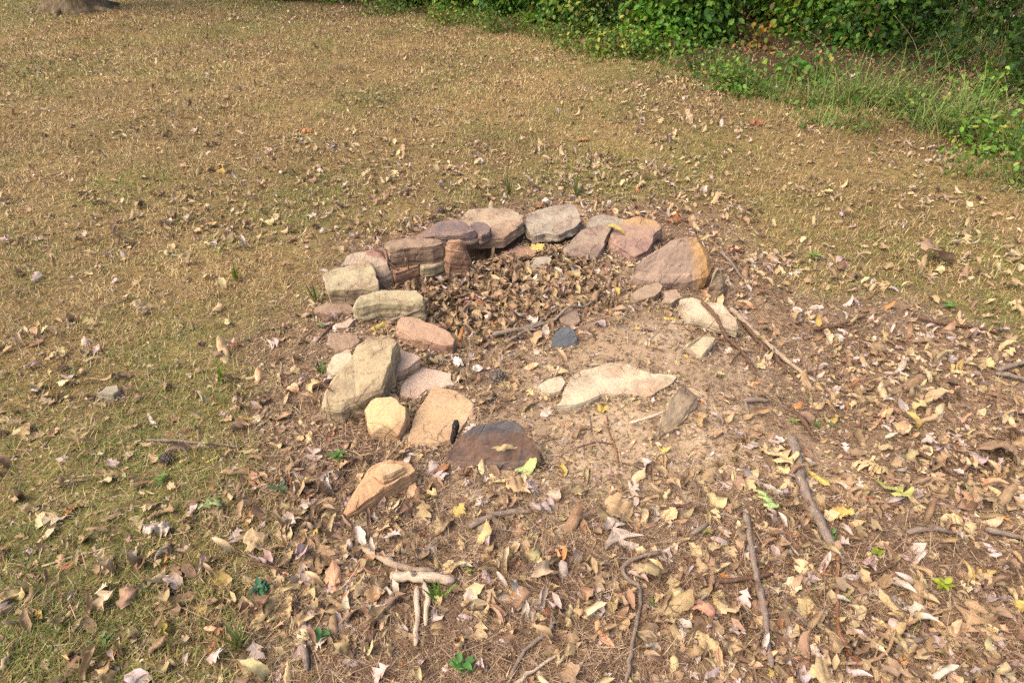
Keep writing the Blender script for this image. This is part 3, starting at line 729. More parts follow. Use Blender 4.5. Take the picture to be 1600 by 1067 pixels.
nx_, ny_ = sector(175000, .6, 7, 1.0, 1.5)
dz = zone_dirt(nx_, ny_)
keep = (rng.random(len(nx_)) < .10 + (.8 - .68 * np.clip(1.2 * g2(nx_, ny_, at(1000, 580), .55) + g2(nx_, ny_, at(920, 710), .35), 0, 1)) * dz * smooth(-.6, .5, fbm2(nx_, ny_, 2.5, 3, 71))) & ~in_stone(nx_, ny_, .0)
nx_, ny_ = nx_[keep], ny_[keep]; n = len(nx_)
u1 = rng.random((n, 1))
nc = np.where(u1 < .45, np.array(alb((150, 116, 88))), np.where(u1 < .72, np.array(alb((204, 174, 138))), np.array(alb((104, 78, 60))))) * rng.uniform(.7, 1.15, (n, 1))
V_, F_, C_ = blades(nx_, ny_, height(nx_, ny_) + rng.uniform(.0, .009, n), rng.uniform(.03, .12, n), rng.uniform(.0010, .0024, n), rng.uniform(0, 2 * np.pi, n), rng.normal(1.48, .10, n), rng.normal(0, .35, n), nc, nc, 4)
tag(link('pine_straw', mesh_np('pine_straw', V_, F_, C_), M_NEEDLE), kind='stuff')

# crumbs of soil and grit on the bare dirt
cx_, cy_ = sector(56000, .6, 5.5, .95, 1.3)
dz = zone_dirt(cx_, cy_)
keep = (rng.random(len(cx_)) < dz * (1 - .85 * g2(cx_, cy_, at(990, 600), .6))) & ~in_stone(cx_, cy_, -.01)
cx_, cy_ = cx_[keep], cy_[keep]; n = len(cx_)
OCT = []
for k in range(6):
    q = np.array([[1, 0, 0], [-1, 0, 0], [0, 1, 0], [0, -1, 0], [0, 0, .8], [0, 0, -.8]]) * .5 * np.array([[R.uniform(.6, 1.2)] for _ in range(6)])
    OCT.append((q, np.array([[0, 2, 4], [2, 1, 4], [1, 3, 4], [3, 0, 4], [2, 0, 5], [1, 2, 5], [3, 1, 5], [0, 3, 5]]), np.zeros((6, 2))))
cc = np.where(rng.random((n, 1)) < .5, np.array(alb((160, 122, 92))), np.where(rng.random((n, 1)) < .6, np.array(alb((196, 160, 128))), np.array(alb((104, 76, 58))))) * rng.uniform(.7, 1.15, (n, 1))
szc = np.exp(rng.normal(math.log(.0045), .45, n)).clip(.002, .016)
V_, F_, U_, C_ = place_many(OCT, cx_, cy_, height(cx_, cy_) - .0008, szc, cc, .5)
tag(link('grit', mesh_np('grit', V_, F_, C_, smooth_shade=False), M_CRUMB), kind='stuff')

# ------------------------------------------------------------------ sticks
def tube(pts, rads, sides=8, rough=.12, seed=0):
    P = np.array(pts, float); r = np.array(rads, float); n = len(P)
    T = np.gradient(P, axis=0); T /= np.linalg.norm(T, axis=1)[:, None] + 1e-9
    up = np.array([0, 0, 1.0]) if abs(T[0][2]) < .8 else np.array([1.0, 0, 0])
    s0 = np.random.default_rng(seed)
    V = []; uv = []; acc = 0
    for i in range(n):
        s = np.cross(T[i], up); s /= np.linalg.norm(s) + 1e-9; q = np.cross(s, T[i])
        if i: acc += np.linalg.norm(P[i] - P[i - 1])
        for k in range(sides):
            a = 2 * np.pi * k / sides; rr = r[i] * (1 + s0.normal(0, rough))
            V.append(P[i] + s * math.cos(a) * rr + q * math.sin(a) * rr); uv.append((acc * 6, k / sides))
    V.append(P[0] - T[0] * r[0] * .3); uv.append((0, .5)); V.append(P[-1] + T[-1] * r[-1] * .4); uv.append((acc * 6, .5))
    Q = []; Tn = []
    for i in range(n - 1):
        for k in range(sides):
            Q.append([i * sides + k, i * sides + (k + 1) % sides, (i + 1) * sides + (k + 1) % sides, (i + 1) * sides + k])
    a, b = n * sides, n * sides + 1
    for k in range(sides):
        Tn.append([a, (k + 1) % sides, k]); Tn.append([b, (n - 1) * sides + k, (n - 1) * sides + (k + 1) % sides])
    return np.array(V), [np.array(Q), np.array(Tn)], np.array(uv)

def spline(P, step):
    P = [np.array(p, float) for p in P]
    if len(P) == 2: P = [P[0], (P[0] + P[1]) / 2, P[1]]
    Q = [2 * P[0] - P[1]] + P + [2 * P[-1] - P[-2]]
    out = []
    for i in range(1, len(Q) - 2):
        L = np.linalg.norm(Q[i + 1] - Q[i]); k = max(2, int(L / step))
        for j in range(k):
            t = j / k; a, b, c, d = Q[i - 1], Q[i], Q[i + 1], Q[i + 2]
            out.append(.5 * (2 * b + (c - a) * t + (2 * a - 5 * b + 4 * c - d) * t * t + (3 * b - a - 3 * c + d) * t ** 3))
    out.append(Q[-2]); return np.array(out)

W_GREY = wood_mat('grey_bark', (150, 132, 116), (124, 106, 92), (86, 72, 60))
W_PALE = wood_mat('bleached_wood', (212, 190, 164), (186, 160, 134), (140, 112, 90))
W_BRN = wood_mat('brown_bark', (120, 90, 68), (94, 68, 52), (68, 48, 38))
W_RED = wood_mat('reddish_bark', (150, 100, 70), (120, 76, 54), (190, 150, 110))
W_TAN = wood_mat('tan_stem', (186, 152, 114), (162, 128, 94), (130, 100, 74))
W_DRY = wood_mat('dry_branch', (186, 164, 138), (158, 134, 110), (112, 92, 76))
W_CHAR = wood_mat('charcoal', (44, 40, 40), (32, 30, 30), (60, 56, 54))
_tw = 0; STICKPX = []
def stick(px, wpx, mat, label, taper=.6, lift=.0, group='sticks lying on the ground', name='stick', cat='stick', fork=None, zs=None, follow=True, knots=True):
    global _tw; _tw += 1
    STICKPX.append(px)
    r0 = random.Random(_tw)
    P = []
    for i, (a, b) in enumerate(px):
        if zs: P.append(at(a, b, zs[i]))
        else: P.append(ground_at(a, b))
    S = spline(P, .016); n = len(S)
    rad = wpx / px_per_m(S[n // 2]) / 2
    rads = rad * (1.1 - (1 - taper) * np.linspace(0, 1, n)) * (1 + np.array([r0.gauss(0, .05) for _ in range(n)]))
    rads[0] *= .75; rads[-1] *= .6
    if knots and n > 6:
        for _ in range(max(1, n // 9)): rads[r0.randrange(1, n - 1)] *= 1.22
    if not zs:
        h = height(S[:, 0], S[:, 1]); hs = np.convolve(np.pad(h, 3, 'edge'), np.ones(7) / 7, 'valid')
        base = []
        for i, p in enumerate(S):
            z, _, on = surf(p[0], p[1]); base.append(max(hs[i], z))
        base = np.convolve(np.pad(base, 2, 'edge'), np.ones(5) / 5, 'valid')
        S[:, 2] = base + rads * .6 + .014 + lift
    S[1:-1, :2] += np.array([[r0.gauss(0, .001 + rad * .05), r0.gauss(0, .001 + rad * .05)] for _ in range(n - 2)])
    c = S.mean(0)
    V, Fc, uv = tube(S - c, rads, 8, .10, _tw)
    o = link(name, mesh_np(name, V, Fc, uv=uv), mat); o.location = c
    tag(o, label, cat, group)
    if not fork and not zs and n > 18 and knots and mat not in (W_PALE, W_DRY):
        for _ in range(r0.choice([1, 2, 2])):
            k = r0.randrange(4, n - 4); T_ = S[k + 1] - S[k - 1]; a_ = math.atan2(T_[1], T_[0]) + r0.choice([-1, 1]) * r0.uniform(.5, 1.0); l_ = r0.uniform(.025, .075)
            d_ = np.array([math.cos(a_), math.sin(a_), r0.uniform(-.1, .35)]); Sf = spline([S[k], S[k] + d_ * l_ * .5 + np.array([0, 0, .003]), S[k] + d_ * l_], .01)
            Vf, Ff, uf = tube(Sf - c, rads[k] * np.linspace(.6, .3, len(Sf)), 6, .12, _tw + 900)
            link('side_branch', mesh_np('side_branch', Vf, Ff, uv=uf), mat, o)
    if fork:
        for fp in fork:
            Pf = [ground_at(a, b) for a, b in fp]; Sf = spline(Pf, .016)
            Sf[:, 2] += .018; rf = rad * .7 * np.linspace(1, .5, len(Sf))
            Vf, Ff, uf = tube(Sf - c, rf, 7, .1, _tw + 500)
            link('side_branch', mesh_np('side_branch', Vf, Ff, uv=uf), mat, o)
    return o

stick([(1162, 810), (1170, 855), (1180, 910), (1190, 960), (1196, 1010), (1202, 1050)], 9.5, W_GREY, 'long straight grey stick crossing the leaf litter, over a dark broken stick', .8, lift=.006)
stick([(1095, 917), (1130, 912), (1170, 908), (1205, 902)], 8, W_BRN, 'short dark broken stick with a pale split end under the long grey stick', .9)
stick([(1236, 690), (1248, 750), (1268, 805), (1290, 845), (1304, 866)], 16, W_GREY, 'thick weathered grey branch, heaviest in the leaf litter', .75, knots=False)
stick([(1306, 872), (1304, 930), (1307, 985), (1316, 1010), (1326, 1028)], 6, W_RED, 'thin reddish brown stick below the end of the thick weathered branch')
stick([(1275, 1044), (1340, 1042), (1375, 1031), (1388, 1010), (1400, 985), (1432, 975), (1493, 951)], 5, W_TAN, 'long wavy tan vine stem curving through the litter', .7, lift=.006)
stick([(1415, 837), (1440, 832), (1462, 832), (1484, 837)], 9, W_GREY, 'short arched grey stick just beyond the yellow litter leaves', .9)
stick([(1536, 833), (1570, 841), (1625, 852)], 9, W_GREY, 'grey stick running out of the photo edge, in line with the arched stick')
stick([(1140, 488), (1165, 512), (1200, 545), (1240, 578), (1272, 602)], 8, W_DRY, 'long pale diagonal branch beside the pale slab')
stick([(1158, 508), (1185, 540), (1215, 570), (1246, 602)], 6, W_BRN, 'dark slim branch alongside the long pale diagonal branch')
stick([(1091, 500), (1118, 523), (1157, 554), (1180, 590)], 6.5, W_BRN, 'forked dark branch reaching from under the pale slab', fork=[[(1157, 554), (1148, 562), (1139, 576)], [(1157, 554), (1180, 556)]])
stick([(1125, 398), (1140, 414), (1158, 438)], 5, W_GREY, 'short grey twig beyond the ochre boulder', fork=[[(1140, 414), (1150, 410)]])
stick([(795, 542), (838, 519), (868, 509), (906, 492), (938, 471)], 5, W_GREY, 'long thin grey stick across the middle of the ring', lift=.012)
stick([(770, 530), (838, 514), (863, 490), (879, 463)], 7, W_GREY, 'bent grey stick among dead leaves in the middle of the ring', .6, lift=.004)
stick([(983, 660), (1012, 652), (1043, 641)], 5, W_PALE, 'thin white stick leaning on the brown wedge stone', zs=[.06, .085, .108])
stick([(1160, 632), (1178, 631), (1201, 632)], 8, W_GREY, 'short blue grey stick with a small fork', fork=[[(1163, 634), (1169, 652)]])
stick([(613, 909), (640, 910), (675, 912), (710, 915)], 15, W_PALE, 'bleached white piece of driftwood lying crosswise', .95, knots=False, lift=.006)
stick([(653, 922), (653, 960), (650, 1014)], 9, W_PALE, 'longer bleached stick pointing down from the driftwood', .7)
stick([(670, 922), (668, 950), (666, 982)], 9, W_PALE, 'shorter bleached stick beside the green grass blades', .8)
stick([(567, 862), (600, 880), (640, 895), (679, 898)], 11, W_DRY, 'peeling orange brown stick just behind the driftwood', .8)
stick([(1031, 869), (1000, 875), (980, 884), (972, 894), (977, 909), (994, 918), (999, 941), (993, 980), (986, 1020), (976, 1075)], 7, W_GREY, 'hooked grey stick with a long straight tail', .75)
stick([(848, 878), (881, 923), (913, 947), (955, 972)], 4, W_BRN, 'slender brown twig left of the hooked grey stick'.replace('left of', 'running up to'))
stick([(862, 962), (862, 987), (830, 1012), (808, 1040), (797, 1070)], 7, W_GREY, 'kinked grey twig beside the pale twig at the photo bottom')
stick([(806, 1072), (840, 1048), (875, 1026)], 6, W_PALE, 'pale twig at the photo bottom beside the kinked grey twig')
stick([(734, 829), (768, 813), (800, 806), (832, 805)], 9, W_GREY, 'grey branch lying in leaves just below the scorched stone', .7)
stick([(231, 692), (282, 694), (330, 698), (376, 704)], 4, W_GREY, 'thin grey twig in the lawn among yellow leaves')
stick([(387, 883), (420, 889), (452, 898)], 5, W_BRN, 'short brown twig on bare dirt at the lawn edge')
stick([(1556, 584), (1580, 577), (1615, 566)], 8, W_GREY, 'dark grey stick at the photo edge pointing away over another')
stick([(1553, 589), (1580, 594), (1620, 606)], 7, W_GREY, 'dark grey stick at the photo edge pointing toward the viewer')
stick([(634, 404), (639, 420), (645, 442)], 3.2, W_TAN, 'thin tan twig leaning upright on the long brown wall stone', zs=[.19, .1, .0])
stick([(656, 443), (663, 434), (671, 424)], 3, W_TAN, 'short twig propped on the ochre wedge of the wall', zs=[-.02, .03, .08])
stick([(609, 501), (635, 492), (662, 481)], 4.5, W_GREY, 'grey twig resting across the face of the long olive tan stone', zs=[.05, .075, .11])
stick([(523, 511), (509, 525), (495, 541)], 5, W_BRN, 'dark twig beside the small pale pink stone')
stick([(1222, 950), (1245, 968), (1268, 988)], 8, W_GREY, 'stubby grey stick between the long grey stick and the vine stem')
stick([(1398, 1018), (1430, 1006), (1464, 994)], 10, W_GREY, 'thick short grey stick under the tan vine stem')
stick([(1214, 834), (1228, 852), (1246, 873)], 5, W_PALE, 'pale bone coloured twig beside the thick weathered branch')
stick([(477, 1008), (479, 1030), (481, 1052)], 11, W_GREY, 'flat grey chunk of wood on the bare dirt', .9)
stick([(505, 598), (513, 606), (520, 612)], 3, W_BRN, 'tiny dark twig on the big tilted slab', zs=[.15, .15, .14])
stick([(590, 436), (605, 442), (628, 449)], 4, W_BRN, 'dark curved twig at the foot of the wall by the olive block')
stick([(1030, 800), (1075, 795), (1120, 812)], 5, W_BRN, 'dark slim stick under the leaves below the bare dirt')
stick([(1080, 840), (1095, 831), (1106, 824)], 8, W_GREY, 'stub of grey stick beside a tiny green weed')
stick([(1410, 700), (1450, 722), (1500, 755)], 5, W_BRN, 'brown twig running under dry straw')
stick([(1330, 905), (1365, 900), (1400, 885)], 5, W_BRN, 'dark twig beyond the curled strip of tan leaf')
stick([(1245, 655), (1262, 675), (1270, 690)], 8, W_BRN, 'short brown stick at the head of the thick weathered branch')
stick([(1430, 500), (1480, 512), (1560, 525)], 5, W_BRN, 'long dark twig lying where thin grass meets litter')
stick([(1265, 520), (1310, 512), (1352, 497)], 5, W_BRN, 'purplish twig on the dirt beyond the diagonal branches')
stick([(740, 930), (790, 938), (875, 945)], 14, W_DRY, 'half sunk pale rotten log beside the driftwood', .85, lift=-.016, knots=False)
ch = stick([(713, 657), (711, 673), (708, 692)], 10, W_CHAR, 'black charcoal stub standing against the scorched stone', .9, zs=[.15, .11, .05], group='burnt wood', name='charcoal', cat='charcoal')

# ------------------------------------------------------------------ landmarks for wording
LAND = [('the scorched stone', 775, 695), ('the square tan slab', 685, 650), ('the big tilted slab', 560, 580), ('the stepped orange tan wedge', 595, 765), ('the large cream slab', 960, 600),
        ('the brown wedge stone', 1060, 640), ('the pale slab on the bank', 1110, 492), ('the small angular grey stone', 1090, 548), ('the ochre boulder', 1060, 405),
        ('the olive tan block', 548, 435), ('the upright orange stone', 715, 405), ('the broad tan slab', 770, 350), ('the blue black stone', 883, 525), ('the long flat reddish stone', 665, 518),
        ('the white driftwood', 660, 912), ('the longer bleached stick', 652, 985), ('the hooked grey stick', 990, 930), ('the long straight grey stick', 1180, 905), ('the thick weathered branch', 1262, 785),
        ('the thin reddish stick', 1305, 945), ('the wavy tan vine stem', 1390, 1008), ('the short arched grey stick', 1450, 833), ('the long pale diagonal branch', 1215, 555), ('the blue grey forked stick', 1180, 633),
        ('the kinked grey twig', 840, 1005), ('the pale twig at the bottom', 840, 1050), ('the grey branch below the scorched stone', 785, 812), ('the lone stone in the lawn', 170, 608), ('the thin twig in the lawn', 300, 696),
        ('the short brown twig on dirt', 420, 890), ('the flat grey wood chunk', 480, 1030), ('the dark sticks at the edge', 1590, 585), ('the twig under dry straw', 1455, 725), ('the slender brown twig', 895, 935),
        ('the bright tuft in the lawn', 349, 605), ('the bright green weed', 540, 715), ('the feathery weed on dirt', 408, 925), ('the broken dark stick', 1135, 912), ('the pinecone in the dust', 775, 595),
        ('the stubby grey stick', 1245, 968), ('the pale bone coloured twig', 1230, 853), ('the grey stick at the edge', 1580, 843), ('the yellow sprig in the litter', 1470, 920), ('the small weed at the lawn corner', 165, 1000),
        ('the pale rotten log', 810, 938), ('the thick short stick', 1430, 1006)]
LANDW = np.array([at(a, b)[:2] for _, a, b in LAND])
ORD = ['first', 'second', 'third', 'fourth', 'fifth', 'sixth', 'seventh', 'eighth', 'ninth', 'tenth', 'eleventh', 'twelfth']
_pending = []   # (obj, phrase, x, y, noun)
def word_it(o, phrase, x, y): _pending.append((o, phrase, x, y))
def resolve_labels():
    buckets = {}
    for o, ph, x, y in _pending:
        d = np.hypot(LANDW[:, 0] - x, LANDW[:, 1] - y); k = int(d.argmin())
        buckets.setdefault((ph, k), []).append((d[k], o))
    for (ph, k), items in buckets.items():
        items.sort(key=lambda t: t[0])
        for i, (d, o) in enumerate(items):
            if len(items) == 1: o['label'] = f"{ph} beside {LAND[k][0]}" if d < .12 else f"{ph} out from {LAND[k][0]}"
            else: o['label'] = f"{ORD[min(i, 11)]} {ph} out from {LAND[k][0]}"

# ------------------------------------------------------------------ fallen leaves as things
HI = {}
for k, cnt in (('curled', 12), ('oval', 8), ('broad', 9), ('lobed', 9), ('small', 10)):
    HI[k] = []
    for i in range(cnt):
        v_, q_, u_ = leaf_shape(k, R, 34 if k in ('lobed', 'small') else 18, 9)
        me = mesh_np('fallen_leaf', v_, [q_], uv=u_); me.materials.append(M_LEAF)
        HI[k].append((me, v_))
SHAPE_WORD = {'curled': 'curled', 'oval': 'oval', 'broad': 'broad crinkled', 'lobed': 'lobed', 'small': 'shrivelled'}
NLEAF = 0; USED = []
def leaf(px, py, kind, color, Lpx=None, ang=None, label=None, L=None, jitter=.06, tilt=.13, p=None):
    global NLEAF
    if NLEAF >= 300: return None
    P = ground_at(px, py) if p is None else p
    if L is None: L = Lpx / px_per_m(P)
    me, vv = HI[kind][R.randrange(len(HI[kind]))]
    o = bpy.data.objects.new('fallen_leaf', me); COL.objects.link(o)
    rz = math.radians(ang) if ang is not None else R.uniform(0, 6.28)
    z, nrm, on = surf(P[0], P[1])
    q = Vector((0, 0, 1)).rotation_difference(nrm) if on and nrm.z > .85 else Matrix.Identity(3).to_quaternion()
    M = q.to_matrix() @ Matrix.Rotation(rz, 3, 'Z') @ Matrix.Rotation(R.gauss(0, tilt), 3, 'X') @ Matrix.Rotation(R.gauss(0, tilt * .7), 3, 'Y') @ Matrix.Scale(L, 3)
    W = vv @ np.array(M).T
    o.matrix_world = Matrix.Translation((P[0], P[1], z - W[:, 2].min() - (.0 if on else .003 + .04 * L))) @ M.to_4x4()
    c = alb(C_LEAF[color], R.uniform(.85, 1.15)); o.color = (*[min(1, v * R.gauss(1, .03)) for v in c], 1)
    tag(o, None, 'leaf', 'leaves fallen on the ground')
    if label: o['label'] = label
    else: word_it(o, f"{color} {SHAPE_WORD[kind]} leaf", P[0], P[1])
    NLEAF += 1; USED.append((P[0], P[1], L)); return o

HAND = [(335, 797, 'lobed', 'pale green', 46, 60, 'pale green lobed oak leaf standing out in the thin grass'), (1195, 790, 'lobed', 'pale green', 52, 80, 'pale green lobed oak leaf on litter above the long grey stick'), (1393, 775, 'lobed', 'yellow green', 62, 100, 'large yellow green oak leaf beyond the arched grey stick'),
        (522, 912, 'oval', 'peach', 46, 115, 'smooth peach coloured leaf on bare dirt near the driftwood'), (319, 955, 'broad', 'yellow', 28, 0, 'small heart shaped yellow leaf at the edge of the dirt'), (285, 942, 'curled', 'grey tan', 78, 25, 'large grey tan curled leaf at the lawn edge by the heart shaped leaf'),
        (372, 940, 'curled', 'orange', 46, 80, None), (455, 957, 'small', 'straw', 38, 90, None), (246, 832, 'small', 'pale pink', 46, 0, None), (110, 800, 'small', 'orange', 30, 60, None), (112, 806, 'small', 'pale pink', 20, 60, None),
        (605, 792, 'broad', 'straw', 40, 20, None), (612, 828, 'curled', 'straw', 68, -50, None), (585, 880, 'curled', 'straw', 55, 30, None), (962, 842, 'lobed', 'pale pink', 70, -65, None), (845, 800, 'lobed', 'pale pink', 62, 30, None),
        (963, 769, 'oval', 'peach', 30, 0, 'rounded peach leaf beside a pale lobed leaf on the dirt'), (985, 772, 'lobed', 'pale pink', 36, 20, None), (879, 735, 'curled', 'yellow', 42, 100, 'upright yellow twisted leaf at the corner of the scorched stone'), (914, 750, 'curled', 'tan', 42, 75, None), (790, 723, 'curled', 'straw', 50, 25, None), (820, 735, 'oval', 'pale green', 40, 20, None),
        (778, 757, 'curled', 'straw', 46, -30, None), (810, 765, 'broad', 'straw', 40, 15, None), (830, 772, 'small', 'pale pink', 34, 30, None), (1195, 862, 'oval', 'yellow', 38, 110, 'flat yellow leaf beside the long straight grey stick'), (1247, 632, 'oval', 'orange', 38, 55, 'slim orange leaf beyond the thick weathered branch'), (1172, 600, 'oval', 'orange', 30, 0, 'rounded orange leaf beneath the forked dark branch'),
        (1216, 720, 'lobed', 'straw', 68, 100, None), (1385, 482, 'oval', 'orange', 26, -20, None), (1460, 412, 'broad', 'grey tan', 60, 0, None), (1474, 410, 'oval', 'cream', 24, -10, None), (1482, 481, 'lobed', 'green', 34, 40, 'fresh green oak leaf on the thin grass'),
        (1553, 712, 'broad', 'grey tan', 62, 70, None), (1580, 690, 'lobed', 'grey tan', 60, 20, None), (1458, 628, 'broad', 'tan', 44, -40, None), (1388, 945, 'curled', 'tan', 60, -65, 'long strip of curled tan leaf lying alone near the vine stem'), (1448, 940, 'broad', 'straw', 34, 30, None), (1536, 893, 'oval', 'yellow', 38, -60, 'bright yellow folded leaf near the photo edge'),
        (1582, 875, 'oval', 'orange', 28, 0, None), (1575, 812, 'curled', 'orange', 26, -20, None), (1524, 845, 'oval', 'orange', 24, 0, None), (1238, 1047, 'oval', 'orange', 40, 110, None), (1213, 1056, 'broad', 'yellow', 34, 70, None), (1283, 1058, 'broad', 'straw', 56, 0, None), (1414, 1034, 'lobed', 'orange', 32, 20, 'small orange star shaped leaf below the vine stem'), (1512, 975, 'lobed', 'grey tan', 54, 40, None), (1530, 985, 'curled', 'tan', 66, -60, None),
        (1010, 905, 'broad', 'tan', 48, 70, None), (1043, 956, 'curled', 'grey tan', 68, 15, None), (893, 1008, 'curled', 'tan', 66, 65, None), (1066, 985, 'small', 'pale pink', 32, 30, None), (1137, 1012, 'broad', 'tan', 44, 80, None), (832, 990, 'broad', 'grey tan', 44, 0, None), (1019, 1015, 'broad', 'straw', 28, 0, None), (1052, 855, 'curled', 'straw', 56, 15, None),
        (1040, 810, 'broad', 'straw', 44, 20, None), (965, 805, 'broad', 'tan', 52, -30, None), (1000, 808, 'curled', 'cream', 44, 85, None), (405, 853, 'broad', 'tan', 48, -10, None), (420, 948, 'curled', 'tan', 82, 68, 'long tan rolled leaf on bare dirt by the feathery weed'), (222, 492, 'small', 'straw', 34, 10, None), (128, 490, 'oval', 'cream', 20, 80, None), (295, 402, 'curled', 'straw', 30, 60, None),
        (340, 1000, 'curled', 'orange', 40, 75, None), (178, 1026, 'oval', 'orange', 30, 5, None), (117, 880, 'curled', 'rust', 46, 35, None), (1075, 192, 'broad', 'cream', 26, 90, None), (912, 222, 'small', 'orange', 22, 0, None), (1178, 197, 'small', 'rust', 24, 0, None), (480, 208, 'small', 'orange', 20, 0, None), (350, 270, 'small', 'yellow', 24, 0, None), (1050, 347, 'small', 'rust', 26, 0, None),
        (666, 458, 'oval', 'orange', 18, 30, None), (706, 464, 'oval', 'orange', 22, 60, None), (840, 395, 'broad', 'yellow', 28, 40, None), (925, 488, 'broad', 'straw', 24, 0, None), (590, 512, 'curled', 'yellow', 34, 45, None), (830, 575, 'oval', 'peach', 26, 0, None), (960, 385, 'curled', 'yellow', 34, -25, None), (1085, 440, 'curled', 'straw', 34, 10, None), (1050, 500, 'curled', 'yellow', 34, -20, None), (1075, 562, 'curled', 'yellow', 32, -55, None),
        (1150, 525, 'small', 'yellow', 22, 0, None), (940, 640, 'small', 'yellow', 26, 0, None), (395, 705, 'curled', 'straw', 40, 20, None), (325, 690, 'oval', 'yellow green', 34, -10, None), (332, 720, 'curled', 'yellow', 28, 10, None), (370, 742, 'curled', 'tan', 56, 5, None), (182, 727, 'curled', 'straw', 40, 35, None), (70, 690, 'curled', 'tan', 30, 85, None), (240, 695, 'curled', 'tan', 44, 20, None), (205, 700, 'broad', 'tan', 26, 60, None),
        (100, 717, 'oval', 'pale pink', 28, 10, None), (350, 648, 'lobed', 'pale pink', 22, 0, None), (440, 520, 'curled', 'tan', 36, 100, None), (330, 355, 'oval', 'straw', 24, 10, None), (400, 590, 'curled', 'straw', 40, 20, None), (490, 720, 'lobed', 'pale pink', 32, 80, None), (555, 695, 'curled', 'tan', 38, 85, None), (600, 735, 'oval', 'yellow', 24, 10, None), (660, 870, 'small', 'pale pink', 32, 40, None), (680, 830, 'broad', 'grey tan', 50, 10, None),
        (720, 848, 'curled', 'tan', 48, 100, None), (755, 845, 'curled', 'straw', 50, 10, None), (700, 822, 'curled', 'grey tan', 44, 70, None), (1175, 680, 'broad', 'grey tan', 34, 30, None), (1540, 610, 'broad', 'tan', 30, 80, None), (1440, 660, 'curled', 'tan', 48, 10, None), (1425, 665, 'curled', 'yellow', 28, -60, None), (1310, 755, 'curled', 'tan', 50, -35, None), (1375, 740, 'broad', 'straw', 40, -20, None), (1310, 810, 'small', 'yellow', 40, 0, None)]
for a, b, k, c, s, g, lb in HAND: leaf(a, b, k, c, s, g, lb)
# the rest: the larger leaves of the near litter, thick below the ring and to its side, thin on the bare dirt
tries = 0
while NLEAF < 300 and tries < 9000:
    tries += 1
    px, py = R.uniform(0, 1600), R.uniform(470, 1067)
    P = ground_at(px, py); X = np.array([P[0]]); Y = np.array([P[1]])
    pd = .22 + .7 * float(zone_dirt(X, Y)[0])
    br = float(g2(X, Y, at(960, 620), .50)[0] + .8 * g2(X, Y, at(900, 715), .26)[0] + .8 * g2(X, Y, at(560, 985), .22)[0])
    if R.random() > pd * (1 - min(1, br)) or bool(in_stone(X, Y, .05)[0]): continue
    if any((P[0] - a) ** 2 + (P[1] - b) ** 2 < (.35 * (l + .06)) ** 2 for a, b, l in USED): continue
    if any(np.hypot(qx - px, (qy - py) * 1.3) < 16 for pts in STICKPX for (x0, y0), (x1, y1) in zip(pts[:-1], pts[1:]) for tt_ in (0, .25, .5, .75, 1) for qx, qy in ((x0 + (x1 - x0) * tt_, y0 + (y1 - y0) * tt_),)): continue
    k = R.choices(KINDS, [6, 1.2, 2.0, 2.0, 3.6])[0]
    c = R.choices(['tan', 'straw', 'pale pink', 'grey tan', 'brown', 'orange', 'yellow', 'rust', 'cream', 'peach'], {'curled': [6, 5, .5, 4, 2, .3, .4, .3, 1, .3], 'oval': [4, 2, 1, 2, 2, 1.2, .8, .5, 1, 1],
        'broad': [5, 4, 1, 4, 2, .3, .7, .3, 1, .5], 'lobed': [2, 1, 5, 3, 3, .2, .2, .4, 1, 1], 'small': [1, 1, 7, 2, 2, .6, .5, .6, 1, 1]}[k])[0]
    L = {'curled': R.uniform(.055, .105), 'oval': R.uniform(.04, .062), 'broad': R.uniform(.045, .078), 'lobed': R.uniform(.055, .095), 'small': R.uniform(.036, .058)}[k]
    leaf(px, py, k, c, L=L, p=P)

# small twigs scattered through the litter
tn = 0
while tn < 84:
    px, py = R.uniform(0, 1600), R.uniform(430, 1060)
    P = ground_at(px, py); X = np.array([P[0]]); Y = np.array([P[1]])
    if R.random() > .12 + .75 * float(zone_dirt(X, Y)[0]) * (1 - .8 * min(1, float(g2(X, Y, at(960, 620), .45)[0]))) or bool(in_stone(X, Y, .08)[0]): continue
    a = R.uniform(0, 6.28); L = R.uniform(.07, .24); q = [P]
    for j in range(3):
        a += R.gauss(0, .28); q.append(q[-1] + np.array([math.cos(a), math.sin(a), 0]) * L / 3)
    S = spline(q, .016); S[:, 2] = height(S[:, 0], S[:, 1]) + .005
    rad = R.uniform(.0016, .0036); rads = rad * np.linspace(1.1, .55, len(S))
    c = S.mean(0); V, Fc, uv = tube(S - c, rads, 6, .12, tn)
    mt, w = R.choice([(W_GREY, 'grey'), (W_BRN, 'dark brown'), (W_TAN, 'tan'), (W_RED, 'reddish'), (W_PALE, 'pale')])
    o = link('twig', mesh_np('twig', V, Fc, uv=uv), mt); o.location = c; tag(o, None, 'twig', 'small twigs in the litter')
    word_it(o, f"{'long ' if L > .17 else 'short '}thin {w} twig", c[0], c[1]); tn += 1

